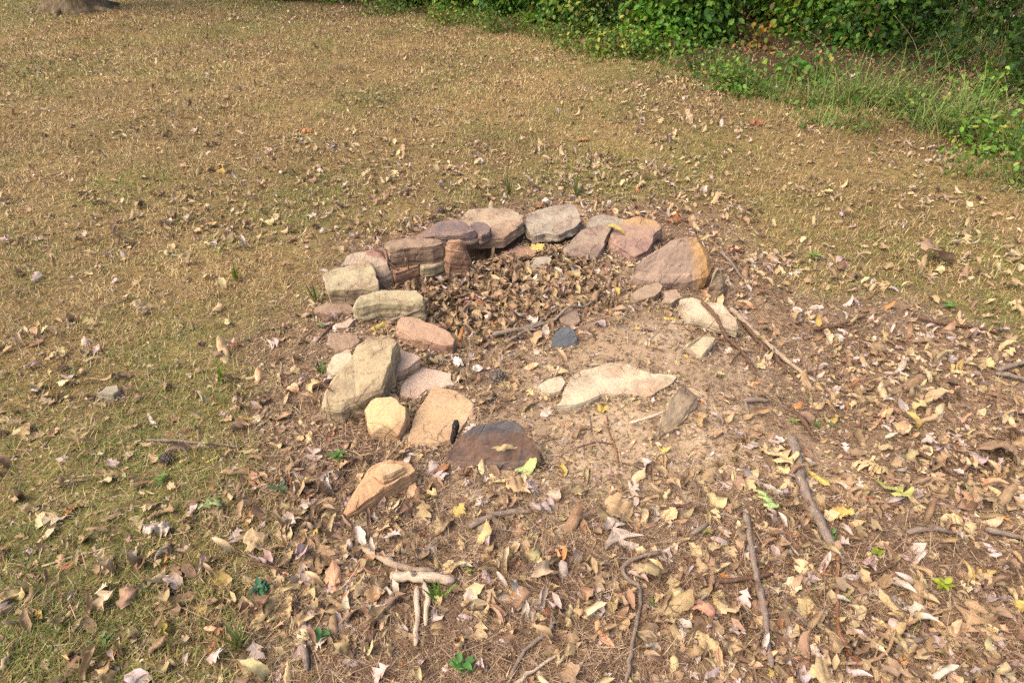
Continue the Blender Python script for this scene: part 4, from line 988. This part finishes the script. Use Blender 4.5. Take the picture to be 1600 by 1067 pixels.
# ------------------------------------------------------------------ pinecones
def pinecone(px, py, size, label, ang):
    P = ground_at(px, py); r0 = random.Random(int(px))
    bm = bmesh.new()
    bmesh.ops.create_icosphere(bm, subdivisions=2, radius=.5)
    for v in bm.verts: v.co = Vector((v.co.x * 1.0, v.co.y * .8, v.co.z * .8)); 
    V = [np.array(v.co) for v in bm.verts]; Fq = [[v.index for v in f.verts] for f in bm.faces]; bm.free()
    n = 70
    for i in range(n):
        t = (i + .5) / n; u = t * 2 - 1; rr = math.sqrt(1 - u * u) * .42; a = i * 2.39996
        c = np.array([u * .52, rr * math.cos(a), rr * math.sin(a)])
        nr = np.array([u * .5 + .35, math.cos(a), math.sin(a)]); nr /= np.linalg.norm(nr)
        s = np.cross(nr, [1, 0, 0]); s /= np.linalg.norm(s); q = np.cross(s, nr)
        b = len(V)
        V += [c - s * .09, c + s * .09, c + nr * .15 + s * .08 + q * .02, c + nr * .19, c + nr * .15 - s * .08 + q * .02, c + nr * .1 + q * .07]
        Fq += [[b, b + 1, b + 2, b + 3, b + 4], [b, b + 5, b + 2, b + 1], [b + 5, b + 4, b + 3, b + 2], [b, b + 4, b + 5]]
    me = bpy.data.meshes.new('pinecone'); me.from_pydata([tuple(np.array(v) * size) for v in V], [], Fq); me.update()
    o = link('pinecone', me, M_CONE); o.location = (P[0], P[1], P[2] + size * .45); o.rotation_euler = (r0.uniform(-.4, .4), .35, ang)
    tag(o, label, 'pinecone', 'pinecones on the ground')
t = NT('cone_scales'); nn = t.noise(t.objco(), 90, 4)
M_CONE = t.finish(t.mix(t.ramp(nn, .35, .65), alb((78, 68, 62)), alb((140, 122, 108))), .85)
pinecone(775, 596, .056, 'grey brown pinecone lying alone in the dust of the ring', 1.2)
pinecone(262, 722, .04, 'brown pinecone lying in the thin lawn grass', .4)
pinecone(689, 333, .042, 'reddish brown pinecone just behind the dark purple stone', 2.1)

# ------------------------------------------------------------------ scraps in the ring
def scrap(px, py, w, l, col, name, label, ang=0.0, lift=.012, ncrump=.3):
    P = ground_at(px, py); z, _, on = surf(P[0], P[1])
    u, v = np.meshgrid(np.linspace(-.5, .5, 9), np.linspace(-.5, .5, 7), indexing='ij')
    q = np.stack([u.ravel(), v.ravel(), u.ravel() * 0], 1)
    edge = 1 + .25 * fbm(q * 3 + px, 1.7, 2, 4)
    V = np.stack([q[:, 0] * l * edge, q[:, 1] * w * edge, fbm(q * 3 + py, 1.3, 2, 6) * ncrump * w], 1)
    c, s = math.cos(ang), math.sin(ang); V[:, :2] = V[:, :2] @ np.array([[c, s], [-s, c]])
    i = np.arange(63).reshape(9, 7); F4 = np.stack([i[:-1, :-1], i[1:, :-1], i[1:, 1:], i[:-1, 1:]], -1).reshape(-1, 4)
    t = NT(name); n_ = t.noise(t.objco(), 60, 4)
    m = t.finish(t.mix(t.ramp(n_, .4, .7, 0, .6), alb(col, 1.1), alb((170, 140, 116))), .6)
    o = link(name, mesh_np(name, V, [F4]), m); o.location = (P[0], P[1], z + lift); tag(o, label, 'scrap', 'scraps in the fire ring')
scrap(736, 475, .035, .075, (226, 110, 138), 'scrap', 'bright pink scrap among brown leaves in the ring', .5, .03)
scrap(716, 572, .026, .055, (214, 206, 190), 'scrap', 'crumpled white scrap beside the pinkish white slab', 2.2, .022, .8)
scrap(747, 582, .024, .042, (216, 208, 194), 'scrap', 'crumpled white scrap beside the pinecone', .4, .02, .9)
scrap(693, 492, .03, .05, (196, 196, 206), 'scrap', 'silvery grey scrap in the leaves by the long olive tan stone', .2, .02, .6)

# ------------------------------------------------------------------ small weeds
def sprout_leaf(L, w, r, lift):
    u = np.linspace(0, 1, 7); v = np.array([-1, 0, 1.0])
    W = np.sin(np.pi * u ** .8) ** .8 * w
    V = np.array([[a * L, b * ww, lift * math.sin(a * 2.2) * L * .5 + abs(b) * ww * .35] for a, ww in zip(u, W) for b in v])
    i = np.arange(21).reshape(7, 3); q = np.stack([i[:-1, :-1], i[1:, :-1], i[1:, 1:], i[:-1, 1:]], -1).reshape(-1, 4)
    return V, q
def weed(px, py, spx, nl, col, label, grassy=False, flat=.4):
    P = ground_at(px, py); S = spx * (.9 if grassy else .66) / px_per_m(P); S = S if grassy else min(S, .07); r0 = random.Random(int(px * 3 + py))
    hgt = S * (.5 if not grassy else .25)
    stem = np.array([[0, 0, -.01], [S * .04, 0, hgt * .4], [S * .06, S * .03, hgt]])
    V, Fc, uv = tube(spline(stem, .01), np.linspace(.0022, .0012, len(spline(stem, .01))), 5, .05)
    root = link('weed' if not grassy else 'grass_tuft', mesh_np('weed', V, Fc, np.tile(alb(col, .8), (len(V), 1))), M_WEED)
    root.location = P; tag(root, label, 'weed' if not grassy else 'grass tuft', 'green weeds on the ground')
    for i in range(nl):
        a = i * 2.4 + r0.uniform(-.4, .4)
        if grassy: L = S * r0.uniform(.7, 1.3); v_, q_ = sprout_leaf(L, .003 + .006 * S, r0, 0); tz = -r0.uniform(.9, 1.5)
        else: L = S * r0.uniform(.35, .6); v_, q_ = sprout_leaf(L, L * r0.uniform(.2, .32), r0, r0.uniform(-.2, .5)); tz = -r0.uniform(.0, flat)
        cc = np.array(alb(col)) * r0.uniform(.6, 1.05)
        lf = link('blade' if grassy else 'leaf', mesh_np('leaf', v_, [q_], np.tile(cc, (len(v_), 1))), M_WEED, root)
        zz = 0 if grassy else hgt * (.25 + .75 * (i + 1) / nl)
        lf.location = (r0.gauss(0, .004), r0.gauss(0, .004), zz); lf.rotation_euler = (0, tz, a)
GRN, LIME, DKG = (112, 148, 70), (156, 172, 84), (86, 116, 78)
weed(349, 600, 40, 9, (130, 176, 50), 'bright green tuft of grass blades in the dry lawn', True)
weed(684, 940, 60, 7, (112, 160, 52), 'tall green grass blades beside the bleached sticks', True)
weed(494, 476, 36, 10, (118, 140, 56), 'green grass tuft beside the olive tan block', True)
weed(530, 718, 44, 9, GRN, 'bright green leafy weed in front of the yellowish stone')
weed(503, 586, 34, 7, (96, 140, 62), 'green weed beside the edge of the big tilted slab', True)
weed(500, 514, 20, 5, GRN, 'tiny green weed by the small pale pink stone')
weed(441, 768, 42, 7, DKG, 'dark green broad leaved weed at the lawn edge')
weed(408, 925, 52, 16, (74, 130, 88), 'feathery blue green weed flat on the dirt', False, .15)
weed(506, 1000, 48, 8, (80, 132, 66), 'dark green ivy like sprig on bare dirt')
weed(722, 1048, 60, 12, (92, 146, 64), 'spreading green weed at the photo bottom')
weed(970, 944, 26, 4, GRN, 'tiny bright weed beside the hooked grey stick')
weed(1016, 944, 26, 4, GRN, 'tiny weed inside the crook of the hooked grey stick')
weed(1105, 836, 30, 6, LIME, 'small lime green weed beside the grey stick stub')
weed(1302, 842, 30, 5, GRN, 'small two leaved weed beside the thick weathered branch')
weed(1270, 406, 34, 9, LIME, 'lime green weed on the dirt beyond the pale slab')
weed(1424, 598, 26, 6, GRN, 'green weed beside a pale lobed leaf in the litter')
weed(1237, 663, 26, 6, LIME, 'lime weed just beyond the thick weathered branch')
weed(1272, 666, 24, 4, GRN, 'green weed between lime weed and round leaf')
weed(1298, 667, 20, 3, GRN, 'round leaved bright green weed in the litter')
weed(1102, 950, 24, 4, GRN, 'green weed beyond the broken dark stick')
weed(735, 895, 26, 4, LIME, 'lime green weed behind the pale rotten log')
weed(1250, 948, 20, 3, (70, 140, 60), 'round dark green leaf sprout beside a curled orange leaf')
weed(1470, 920, 44, 9, (176, 186, 60), 'yellow green sprig in the litter near the photo edge')
weed(1364, 870, 44, 5, (166, 180, 60), 'upright lime stalk by the thin reddish stick')
weed(165, 1000, 36, 7, GRN, 'leafy green weed in the grass at the photo corner')
weed(225, 925, 30, 8, (120, 160, 60), 'small rosette weed in the grass under the curled grey leaf')
weed(370, 440, 34, 12, (150, 160, 60), 'yellowish green grass tuft in the dry lawn', True)
weed(690, 360, 24, 8, (130, 150, 60), 'green grass tuft behind the wall', True)
weed(795, 305, 40, 12, (120, 130, 66), 'dull green grass tuft behind the broad tan slab', True)
weed(900, 308, 40, 12, (110, 130, 70), 'dull green grass tuft behind the grey tilted slab', True)
weed(375, 1010, 56, 18, (150, 160, 92), 'fluffy pale green grass tuft on the dirt edge', True)
weed(1205, 800, 22, 3, LIME, 'tiny lime weed below the pale green oak leaf')
weed(1460, 1000, 20, 3, LIME, 'tiny lime sprout beyond the thick short stick')
weed(250, 720, 30, 6, (120, 150, 60), 'small green sprig beside the lawn pinecone')
weed(255, 752, 34, 9, (120, 150, 66), 'green clover like patch in the lawn below the pinecone')

# ------------------------------------------------------------------ hedge, undergrowth and grasses at the wood edge
def fol_leaves(P, N, size, col, droop=.5):
    """pointed oval leaves, folded on the midrib"""
    n = len(P)
    base = np.array([[0, 0, 0], [.28, .30, .07], [.68, .26, .05], [1, 0, -.08], [.68, -.26, .05], [.28, -.30, .07]])
    d = rng.normal(0, 1, (n, 3)); d += N * .8; d[:, 2] -= droop; d /= np.linalg.norm(d, axis=1)[:, None]
    up = rng.normal(0, .55, (n, 3)); up[:, 2] += 1; s = np.cross(d, up); s /= np.linalg.norm(s, axis=1)[:, None] + 1e-9; q = np.cross(s, d)
    V = P[:, None] + size[:, None, None] * (base[None, :, 0:1] * d[:, None] + base[None, :, 1:2] * s[:, None] + base[None, :, 2:3] * q[:, None])
    b = (np.arange(n) * 6)[:, None]
    Fq = np.concatenate([b + np.array([[0, 3, 2, 1]]), b + np.array([[0, 5, 4, 3]])])
    return V.reshape(-1, 3), [Fq], np.repeat(col, 6, 0)

def shrub(px, py, rad, hgt, n, cols, lsize, label, seed, group='shrubs at the edge of the wood', cat='shrub', name='shrub'):
    P = ground_at(px, py); root = empty(name, P); tag(root, label, cat, group)
    r0 = np.random.default_rng(seed)
    n = int(n * 1.55); lsize = lsize * .92
    k = max(9, int(rad * 18)); tips = []
    bmv, bmf, off, cols_s = [], [[], []], 0, []
    for i in range(k):
        a = r0.uniform(0, 2 * np.pi); rr = rad * math.sqrt(r0.random()); h = hgt * r0.uniform(.45, 1.0) * (1 - .3 * (rr / rad) ** 2)
        b0 = np.array([math.cos(a), math.sin(a), 0]) * rr * .35; tp = np.array([math.cos(a) * rr, math.sin(a) * rr, h])
        S = spline([b0 - np.array([0, 0, .03]), (b0 + tp) / 2 + np.array([*r0.normal(0, .06, 2), h * .12]), tp], .08)
        V, Fc, uv = tube(S, np.linspace(.008, .003, len(S)), 5, .1, i)
        bmv.append(V); bmf[0].append(Fc[0] + off); bmf[1].append(Fc[1] + off); off += len(V)
        tips.append(S)
    V = np.concatenate(bmv)
    link('stems', mesh_np('stems', V, [np.concatenate(bmf[0]), np.concatenate(bmf[1])], np.tile(alb((104, 84, 58)), (len(V), 1))), M_FOL, root)
    # leaves gather in sprays along the stems
    S = np.concatenate(tips); pick = r0.integers(0, len(S), n)
    ctr = S[pick]; spread = r0.normal(0, 1, (n, 3)) * np.array([.13, .13, .10]) * (rad / .6) ** .5
    Q = ctr + spread; Q[:, 2] = np.maximum(Q[:, 2], .02)
    N = Q - np.array([0, 0, hgt * .35]); N /= np.linalg.norm(N, axis=1)[:, None] + 1e-9
    C = np.array([alb(c) for c in cols]); w = np.array([1.0 / (1 + i * .35) for i in range(len(cols))]); w /= w.sum()
    clump = fbm(Q + seed, 3, 2, seed)
    ci = np.clip((clump + 1) / 2 * len(cols) + r0.normal(0, .9, n), 0, len(cols) - 1).astype(int)
    col = C[ci] * r0.uniform(.7, 1.25, (n, 1))
    dead = np.array([alb(c) for c in [(176, 170, 70), (196, 160, 84), (150, 112, 70)]])[r0.integers(0, 3, n)]
    col = np.where((r0.random(n) < .07)[:, None], dead, col)
    V, Fc, Cc = fol_leaves(Q, N, r0.uniform(.4, 1.35, n) * lsize, col)
    link('foliage', mesh_np('foliage', V, Fc, Cc), M_FOL, root)

G1 = [(126, 178, 56), (98, 152, 48), (156, 194, 70), (78, 122, 44)]; G2 = [(126, 160, 66), (82, 124, 48), (164, 182, 80), (60, 92, 40)]
G3 = [(150, 178, 62), (118, 156, 54), (182, 186, 80), (92, 120, 52)]; G4 = [(112, 164, 62), (88, 138, 52), (138, 178, 70), (72, 114, 50)]
GO = [(204, 150, 60), (150, 146, 60), (120, 140, 56), (186, 120, 56)]
hedge = [(1180, 30, .6, 1.2, 2400, G2, .08, 'olive shrub behind the orange plant'), (330, -14, .6, .5, 1200, G3, .06, 'small pale shrub out on the lawn before the far hedge'), (385, -8, .7, .7, 1900, G3, .07, 'pale yellow green shrub at the farthest end of the hedge'), (455, -6, .75, .9, 2300, G3, .075, 'yellow green shrub second from the farthest end of the hedge'), (545, -2, .8, 1.1, 2600, G1, .08, 'bright green shrub where the far hedge thickens'),
         (630, 6, .8, 1.2, 2600, G2, .08, 'dull green shrub where the hedge starts to near the lawn'), (715, 12, .8, 1.3, 2800, G1, .085, 'fresh green shrub with a dark gap beside it'), (800, 22, .75, 1.3, 2800, G4, .085, 'deep green shrub behind the back of the ring'),
         (880, 32, .75, 1.3, 2800, G1, .09, 'bright shrub with hanging leaf sprays midway along the hedge'), (945, 52, .6, 1.1, 2400, G2, .075, 'small leaved olive shrub midway along the hedge'), (1020, 62, .65, 1.3, 2600, G1, .095, 'large leaved bright green shrub before the orange plant'),
         (1105, 66, .62, 1.3, 2600, G4, .10, 'broad leaved deep green shrub just before the orange plant'), (1250, 50, .7, 1.3, 2600, G1, .085, 'leafy green shrub just past the orange plant'), (1345, 70, .6, 1.2, 2000, G4, .085, 'green shrub above the tall dry stalks'), (1430, 50, .7, 1.4, 1700, G2, .08, 'sparse shrub over the dark leaf covered bank'), (1530, 60, .6, 1.2, 1300, G2, .07, 'thin dark shrub at the top of the leaf covered bank')]
for i, h in enumerate(hedge): shrub(*h, seed=900 + i)
low = [(905, 74, .28, .28, 420, G3, .06, 'low yellow green seedling in front of the hedge'), (950, 86, .30, .36, 520, G3, .07, 'low pale plant with drooping leaves in front of the hedge'), (1025, 84, .32, .42, 620, G1, .085, 'low bright plant below the large leaved shrub'), (1188, 78, .24, .42, 120, GO, .085, 'orange and yellow leaved plant in the hedge'),
       (1150, 142, .26, .26, 420, G1, .065, 'low green plant at the hedge foot beyond the lawn'), (1100, 112, .25, .3, 320, G2, .06, 'low olive plant beside the drooping leaves'), (1260, 130, .26, .34, 380, G4, .08, 'low green plant behind the tall dry stalks'), (1545, 150, .24, .30, 330, G1, .06, 'leafy weed on the bank edge, higher of two'), (1575, 205, .22, .24, 300, G4, .06, 'leafy weed on the bank edge at the photo side'), (1540, 240, .18, .2, 260, G1, .06, 'small bright weed at the foot of the bank'), (1500, 222, .16, .18, 160, G3, .055, 'tiny yellow green weed at the foot of the bank'), (1375, 68, .2, .4, 120, [(190, 180, 70), (150, 150, 60)], .09, 'yellow leaved sprig among the tall dry stalks'),
       (700, 36, .3, .22, 420, G3, .055, 'low yellowish plant beyond the middle of the lawn'), (600, 24, .35, .22, 420, G2, .055, 'low dull plant along the far lawn edge'), (790, 48, .3, .22, 380, G2, .055, 'low plant beside the hedge foot midway'), (1440, 185, .22, .2, 260, G2, .05, 'low leafy plant among the arching green grass')]
for i, h in enumerate(low): shrub(h[0], h[1], h[2] * 1.25, h[3] * .9, int(h[4] * .62), h[5], h[6] * .85, h[7], seed=960 + i, group='low plants at the foot of the hedge', cat='plant', name='plant')

# creeping ground cover that frays from the hedge into the lawn
poly = np.array([np.array(p) for p in FOREST[:11]]); n = 24000
si = rng.integers(0, 10, n); tt = rng.random(n); Pq = poly[si] * (1 - tt)[:, None] + poly[si + 1] * tt[:, None]
Pq = Pq + rng.normal(0, .36, (n, 2)) + np.array([.12, .12])
kp = fbm2(Pq[:, 0], Pq[:, 1], 1.9, 3, 83) + rng.normal(0, .2, n) > .12 - .12 * smooth(6, 9, Pq[:, 1]); Pq = Pq[kp]; n = len(Pq)
Q = np.stack([Pq[:, 0], Pq[:, 1], height(Pq[:, 0], Pq[:, 1]) + rng.random(n) ** 2 * .16 + .01], 1)
C = np.array([alb(c) for c in [(120, 160, 60), (92, 132, 52), (160, 172, 80), (150, 130, 70), (84, 118, 50)]])[rng.integers(0, 5, n)] * rng.uniform(.7, 1.2, (n, 1))
V, Fc, Cc = fol_leaves(Q, np.zeros((n, 3)), rng.uniform(.022, .055, n), C)
tag(link('groundcover', mesh_np('groundcover', V, Fc, Cc), M_FOL), kind='stuff')

# deeper wood behind the hedge as one mass, added to hide horizon and darken
n = 44000
poly = [np.array(p) for p in FOREST[:11]]
si = rng.integers(0, 10, n); tt = rng.random(n)
A = np.array(poly); Pq = A[si] * (1 - tt)[:, None] + A[si + 1] * tt[:, None]
e = A[si + 1] - A[si]; nr = np.stack([-e[:, 1], e[:, 0]], 1); nr /= np.linalg.norm(nr, axis=1)[:, None]
nr *= -np.sign(nr[:, :1] * 1.0 + .0 * nr[:, :1] + 1e-9) * -1
inw = np.where((sdf_poly(Pq[:, 0] + nr[:, 0] * .5, Pq[:, 1] + nr[:, 1] * .5, FOREST) > 0)[:, None], nr, -nr)
dep = rng.uniform(1.6, 4.2, n); Pq = Pq + inw * dep[:, None]
zz = rng.random(n) ** 1.2 * 2.6
Q = np.stack([Pq[:, 0], Pq[:, 1], height(Pq[:, 0], Pq[:, 1]) + zz + .03], 1)
keepm = (vnoise(Q * 1.6, 5) + rng.normal(0, .25, n)) > -.25; Q = Q[keepm]; n = len(Q)
ci = rng.integers(0, 4, n); C = np.array([alb(c) for c in [(70, 116, 36), (50, 88, 30), (92, 120, 44), (64, 92, 36)]])[ci] * rng.uniform(.6, 1.15, (n, 1))
V, Fc, Cc = fol_leaves(Q, np.zeros((n, 3)), rng.uniform(.045, .085, n), C)
tag(link('undergrowth', mesh_np('undergrowth', V, Fc, Cc), M_FOL), kind='stuff')

def clump(px, py, n, L, cols, label, spread=.12, name='grass_clump', wid=.005):
    P = ground_at(px, py); r0 = np.random.default_rng(int(px * 7 + py)); n = int(n * .95); L *= 1.25; spread *= .9
    x, y = r0.normal(0, spread, n), r0.normal(0, spread, n); C = np.array([alb(c) for c in cols])
    col = C[r0.integers(0, len(C), n)] * r0.uniform(.7, 1.2, (n, 1))
    V, Fc, Cc = blades(x, y, np.full(n, -.01), r0.uniform(.45, 1.1, n) * L, r0.uniform(.6, 1.2, n) * wid, r0.uniform(0, 6.28, n), np.abs(r0.normal(.25, .25, n)), r0.uniform(.5, 2.4, n), col * .8, col * 1.1, 5)
    o = link(name, mesh_np(name, V, Fc, Cc), M_GRASS); o.location = P
    tag(o, label, 'grass', 'grass clumps along the wood edge')
GG = [(112, 150, 58), (136, 164, 74), (176, 172, 104), (94, 132, 52)]; GD = [(168, 152, 92), (140, 140, 74), (112, 128, 60)]
for px, py, n_, L, cs, lb in [(1190, 150, 130, .26, GG, 'short green grass clump at the hedge foot'), (1240, 165, 150, .3, GD, 'straw coloured grass clump at the hedge foot'), (1300, 165, 200, .42, GG, 'arching green grass clump under the dry stalks'), (1350, 165, 220, .48, GG, 'dense arching grass clump in the middle of the bank'),
                              (1290, 195, 130, .26, GG, 'low green grass clump closest to the lawn'), (1345, 200, 150, .3, GD, 'dry grass clump at the lawn side of the bank'), (1410, 170, 220, .5, GG, 'tall green grass clump before the dark bank'), (1490, 90, 220, .62, GG, 'tall grass clump high on the dark bank'), (1460, 205, 200, .42, GG, 'green grass clump beside the small weeds'),
                              (1520, 190, 220, .5, GG, 'grass clump mixed with the leafy weeds'), (1590, 240, 200, .42, GG, 'grass clump at the photo side above the litter'), (1130, 125, 120, .28, GG, 'thin green grass clump below the broad leaved shrub'), (1050, 108, 100, .22, GD, 'pale grass clump beside the drooping plant'), (1510, 275, 120, .2, GD, 'short dry grass clump below the bank'), (1590, 290, 120, .18, GG, 'short green grass clump below the bank at the photo side'), (1560, 110, 160, .5, GD, 'straw grass clump on the upper bank')]:
    clump(px, py, n_, L, cs, lb)
def stalk(a, b, label, hgt, mat=W_TAN, rad=.0035):
    P = ground_at(*a); d = ray(*b); 
    tip = at_y(b[0], b[1], P[1] + .02)
    mid = (P + tip) / 2 + np.array([.02, 0, .04]); S = spline([P - np.array([0, 0, .03]), mid, tip], .04)
    c = S[0].copy(); V, Fc, uv = tube(S - c, np.linspace(rad, rad * .5, len(S)), 6, .08, int(a[0]))
    o = link('dry_stalk', mesh_np('dry_stalk', V, Fc, uv=uv), mat); o.location = c; tag(o, label, 'stalk', 'dry stalks along the wood edge')
stalk((1308, 100), (1245, 38), 'dry pale stalk bending away from the tall grass', .5)
stalk((1445, 115), (1398, 25), 'long straight dry stalk leaning over the bank', .5)
stalk((1423, 58), (1432, -30), 'pale bare stem standing in the dark gap', .8, W_PALE, .007)
stalk((1487, 140), (1462, 50), 'thin dry stalk among the tall grass on the bank', .5)
stalk((1470, 245), (1440, 150), 'dry stalk arching over the grass by the small weeds', .5)
stalk((1410, 120), (1395, 88), 'short bent straw stalk behind the dense grass', .3)
stalk((1485, 70), (1484, -30), 'straight brown stem high on the dark bank', .8, W_BRN, .005)
stalk((1400, 45), (1412, -25), 'grey twiggy stem in the hedge gap', .8, W_GREY, .006)

# ------------------------------------------------------------------ tree
def bark_mat():
    t = NT('bark'); co = t.objco()
    mp = t.n('ShaderNodeMapping'); t.l(co, mp.inputs[0]); mp.inputs['Scale'].default_value = (9, 9, 1.6)
    n1 = t.noise(mp.outputs[0], 2.0, 6, .65, .6); n2 = t.noise(co, 30, 4)
    c = t.mix(t.ramp(n1, .35, .65), alb((92, 78, 60)), alb((136, 118, 92)))
    c = t.mix(t.ramp(n2, .5, .7, 0, .5), c, alb((96, 96, 62)))
    return t.finish(c, .95, t.bump(t.math('MULTIPLY_ADD', n2, .3, n1), 1.0, .03), spec=.1)
M_BARK = bark_mat()
TP = ground_at(123, 16); troot = empty('tree', TP); tag(troot, 'large old tree with flaring roots at the far lawn corner', 'tree')
nr_, ns_ = 40, 46
V = []
lob = [(.9, .35), (2.3, .3), (3.5, .42), (4.6, .3), (5.8, .36)]
for i in range(ns_):
    z = -.08 + (i / (ns_ - 1)) ** 1.8 * 6.5
    for k in range(nr_):
        a = 2 * np.pi * k / nr_
        fl = .12 * math.exp(-max(z, 0) / .28) + .10 * math.exp(-max(z, 0) / .9)
        lobe = sum(am * max(0, math.cos(a - an)) ** 10 for an, am in lob) * math.exp(-max(z, 0) / .16)
        r = (.30 - .026 * max(z, 0)) * (1 + .05 * math.sin(a * 7 + z * 2) + .03 * math.sin(a * 13 - z * 3)) + fl * (.7 + .3 * math.sin(a * 5 + 1)) + lobe * .4
        V.append((r * math.cos(a), r * math.sin(a), z))
i = np.arange(nr_ * ns_).reshape(ns_, nr_); j = np.roll(i, -1, 1)
q = np.stack([i[:-1], j[:-1], j[1:], i[1:]], -1).reshape(-1, 4)
link('trunk', mesh_np('trunk', np.array(V), [q]), M_BARK, troot)
for an, am in lob:
    S = spline([np.array([math.cos(an) * .40, math.sin(an) * .40, .05]), np.array([math.cos(an + .1) * .62, math.sin(an + .1) * .62, .02]), np.array([math.cos(an + .3) * .9, math.sin(an + .3) * .9, -.05])], .06)
    Vr, Fr, ur = tube(S, np.linspace(.06, .02, len(S)), 9, .08, int(an * 10)); link('root', mesh_np('root', Vr, Fr, uv=ur), M_BARK, troot)
r0 = np.random.default_rng(5); tips = []
for k in range(7):
    a = k * 2.4; z0 = 3.2 + k * .42; L = 3.4 - k * .22
    S = spline([np.array([0, 0, z0]), np.array([math.cos(a) * L * .5, math.sin(a) * L * .5, z0 + .9]), np.array([math.cos(a) * L, math.sin(a) * L, z0 + 1.9])], .25)
    Vr, Fr, ur = tube(S, np.linspace(.13, .03, len(S)), 8, .06, k); link('limb', mesh_np('limb', Vr, Fr, uv=ur), M_BARK, troot); tips.append(S[len(S) // 3:])
S = np.concatenate(tips); n = 7000; Q = S[r0.integers(0, len(S), n)] + r0.normal(0, .55, (n, 3)); C = np.array([alb(c) for c in [(96, 128, 44), (140, 136, 54), (70, 104, 40)]])[r0.integers(0, 3, n)] * r0.uniform(.7, 1.2, (n, 1))
V, Fc, Cc = fol_leaves(Q, np.zeros((n, 3)), r0.uniform(.1, .18, n), C); link('crown', mesh_np('crown', V, Fc, Cc), M_FOL, troot)

resolve_labels()

# ------------------------------------------------------------------ light
EL, AZ = math.radians(52), math.radians(-118)     # sun over the viewer's left shoulder, veiled
sd = Vector((math.sin(AZ) * math.cos(EL), math.cos(AZ) * math.cos(EL), math.sin(EL)))
sl = bpy.data.lights.new('sun', 'SUN'); sl.energy = 0.6; sl.angle = math.radians(75); sl.color = (1.0, .95, .80)
so = bpy.data.objects.new('sun', sl); COL.objects.link(so); so.rotation_euler = sd.to_track_quat('Z', 'Y').to_euler(); so.location = (0, 0, 12)
w = bpy.data.worlds.new('World'); scene.world = w; w.use_nodes = True
nt = w.node_tree; bg = nt.nodes['Background']
sky = nt.nodes.new('ShaderNodeTexSky'); sky.sky_type = 'NISHITA'; sky.sun_disc = False; sky.sun_elevation = EL; sky.sun_rotation = AZ % (2 * math.pi)
sky.air_density = .7; sky.dust_density = 6.0; sky.ozone_density = .3
nt.links.new(sky.outputs[0], bg.inputs[0]); bg.inputs[1].default_value = .15

# ------------------------------------------------------------------ camera and view
cd = bpy.data.cameras.new('camera'); cam = bpy.data.objects.new('camera', cd); COL.objects.link(cam)
cd.sensor_width = 36; cd.sensor_fit = 'HORIZONTAL'; cd.lens = 36 * F / 1600; cd.clip_end = 1000; cd.clip_start = .05
cam.location = (0, 0, CAM_H); cam.rotation_euler = (math.radians(90) - PITCH, 0, 0)
scene.camera = cam
scene.cycles.use_denoising = False; scene.cycles.max_bounces = 5; scene.cycles.diffuse_bounces = 3; scene.cycles.sample_clamp_indirect = 3
vs = scene.view_settings; vs.view_transform = 'Standard'; vs.look = 'None'; vs.gamma = 1; vs.exposure = 1.68
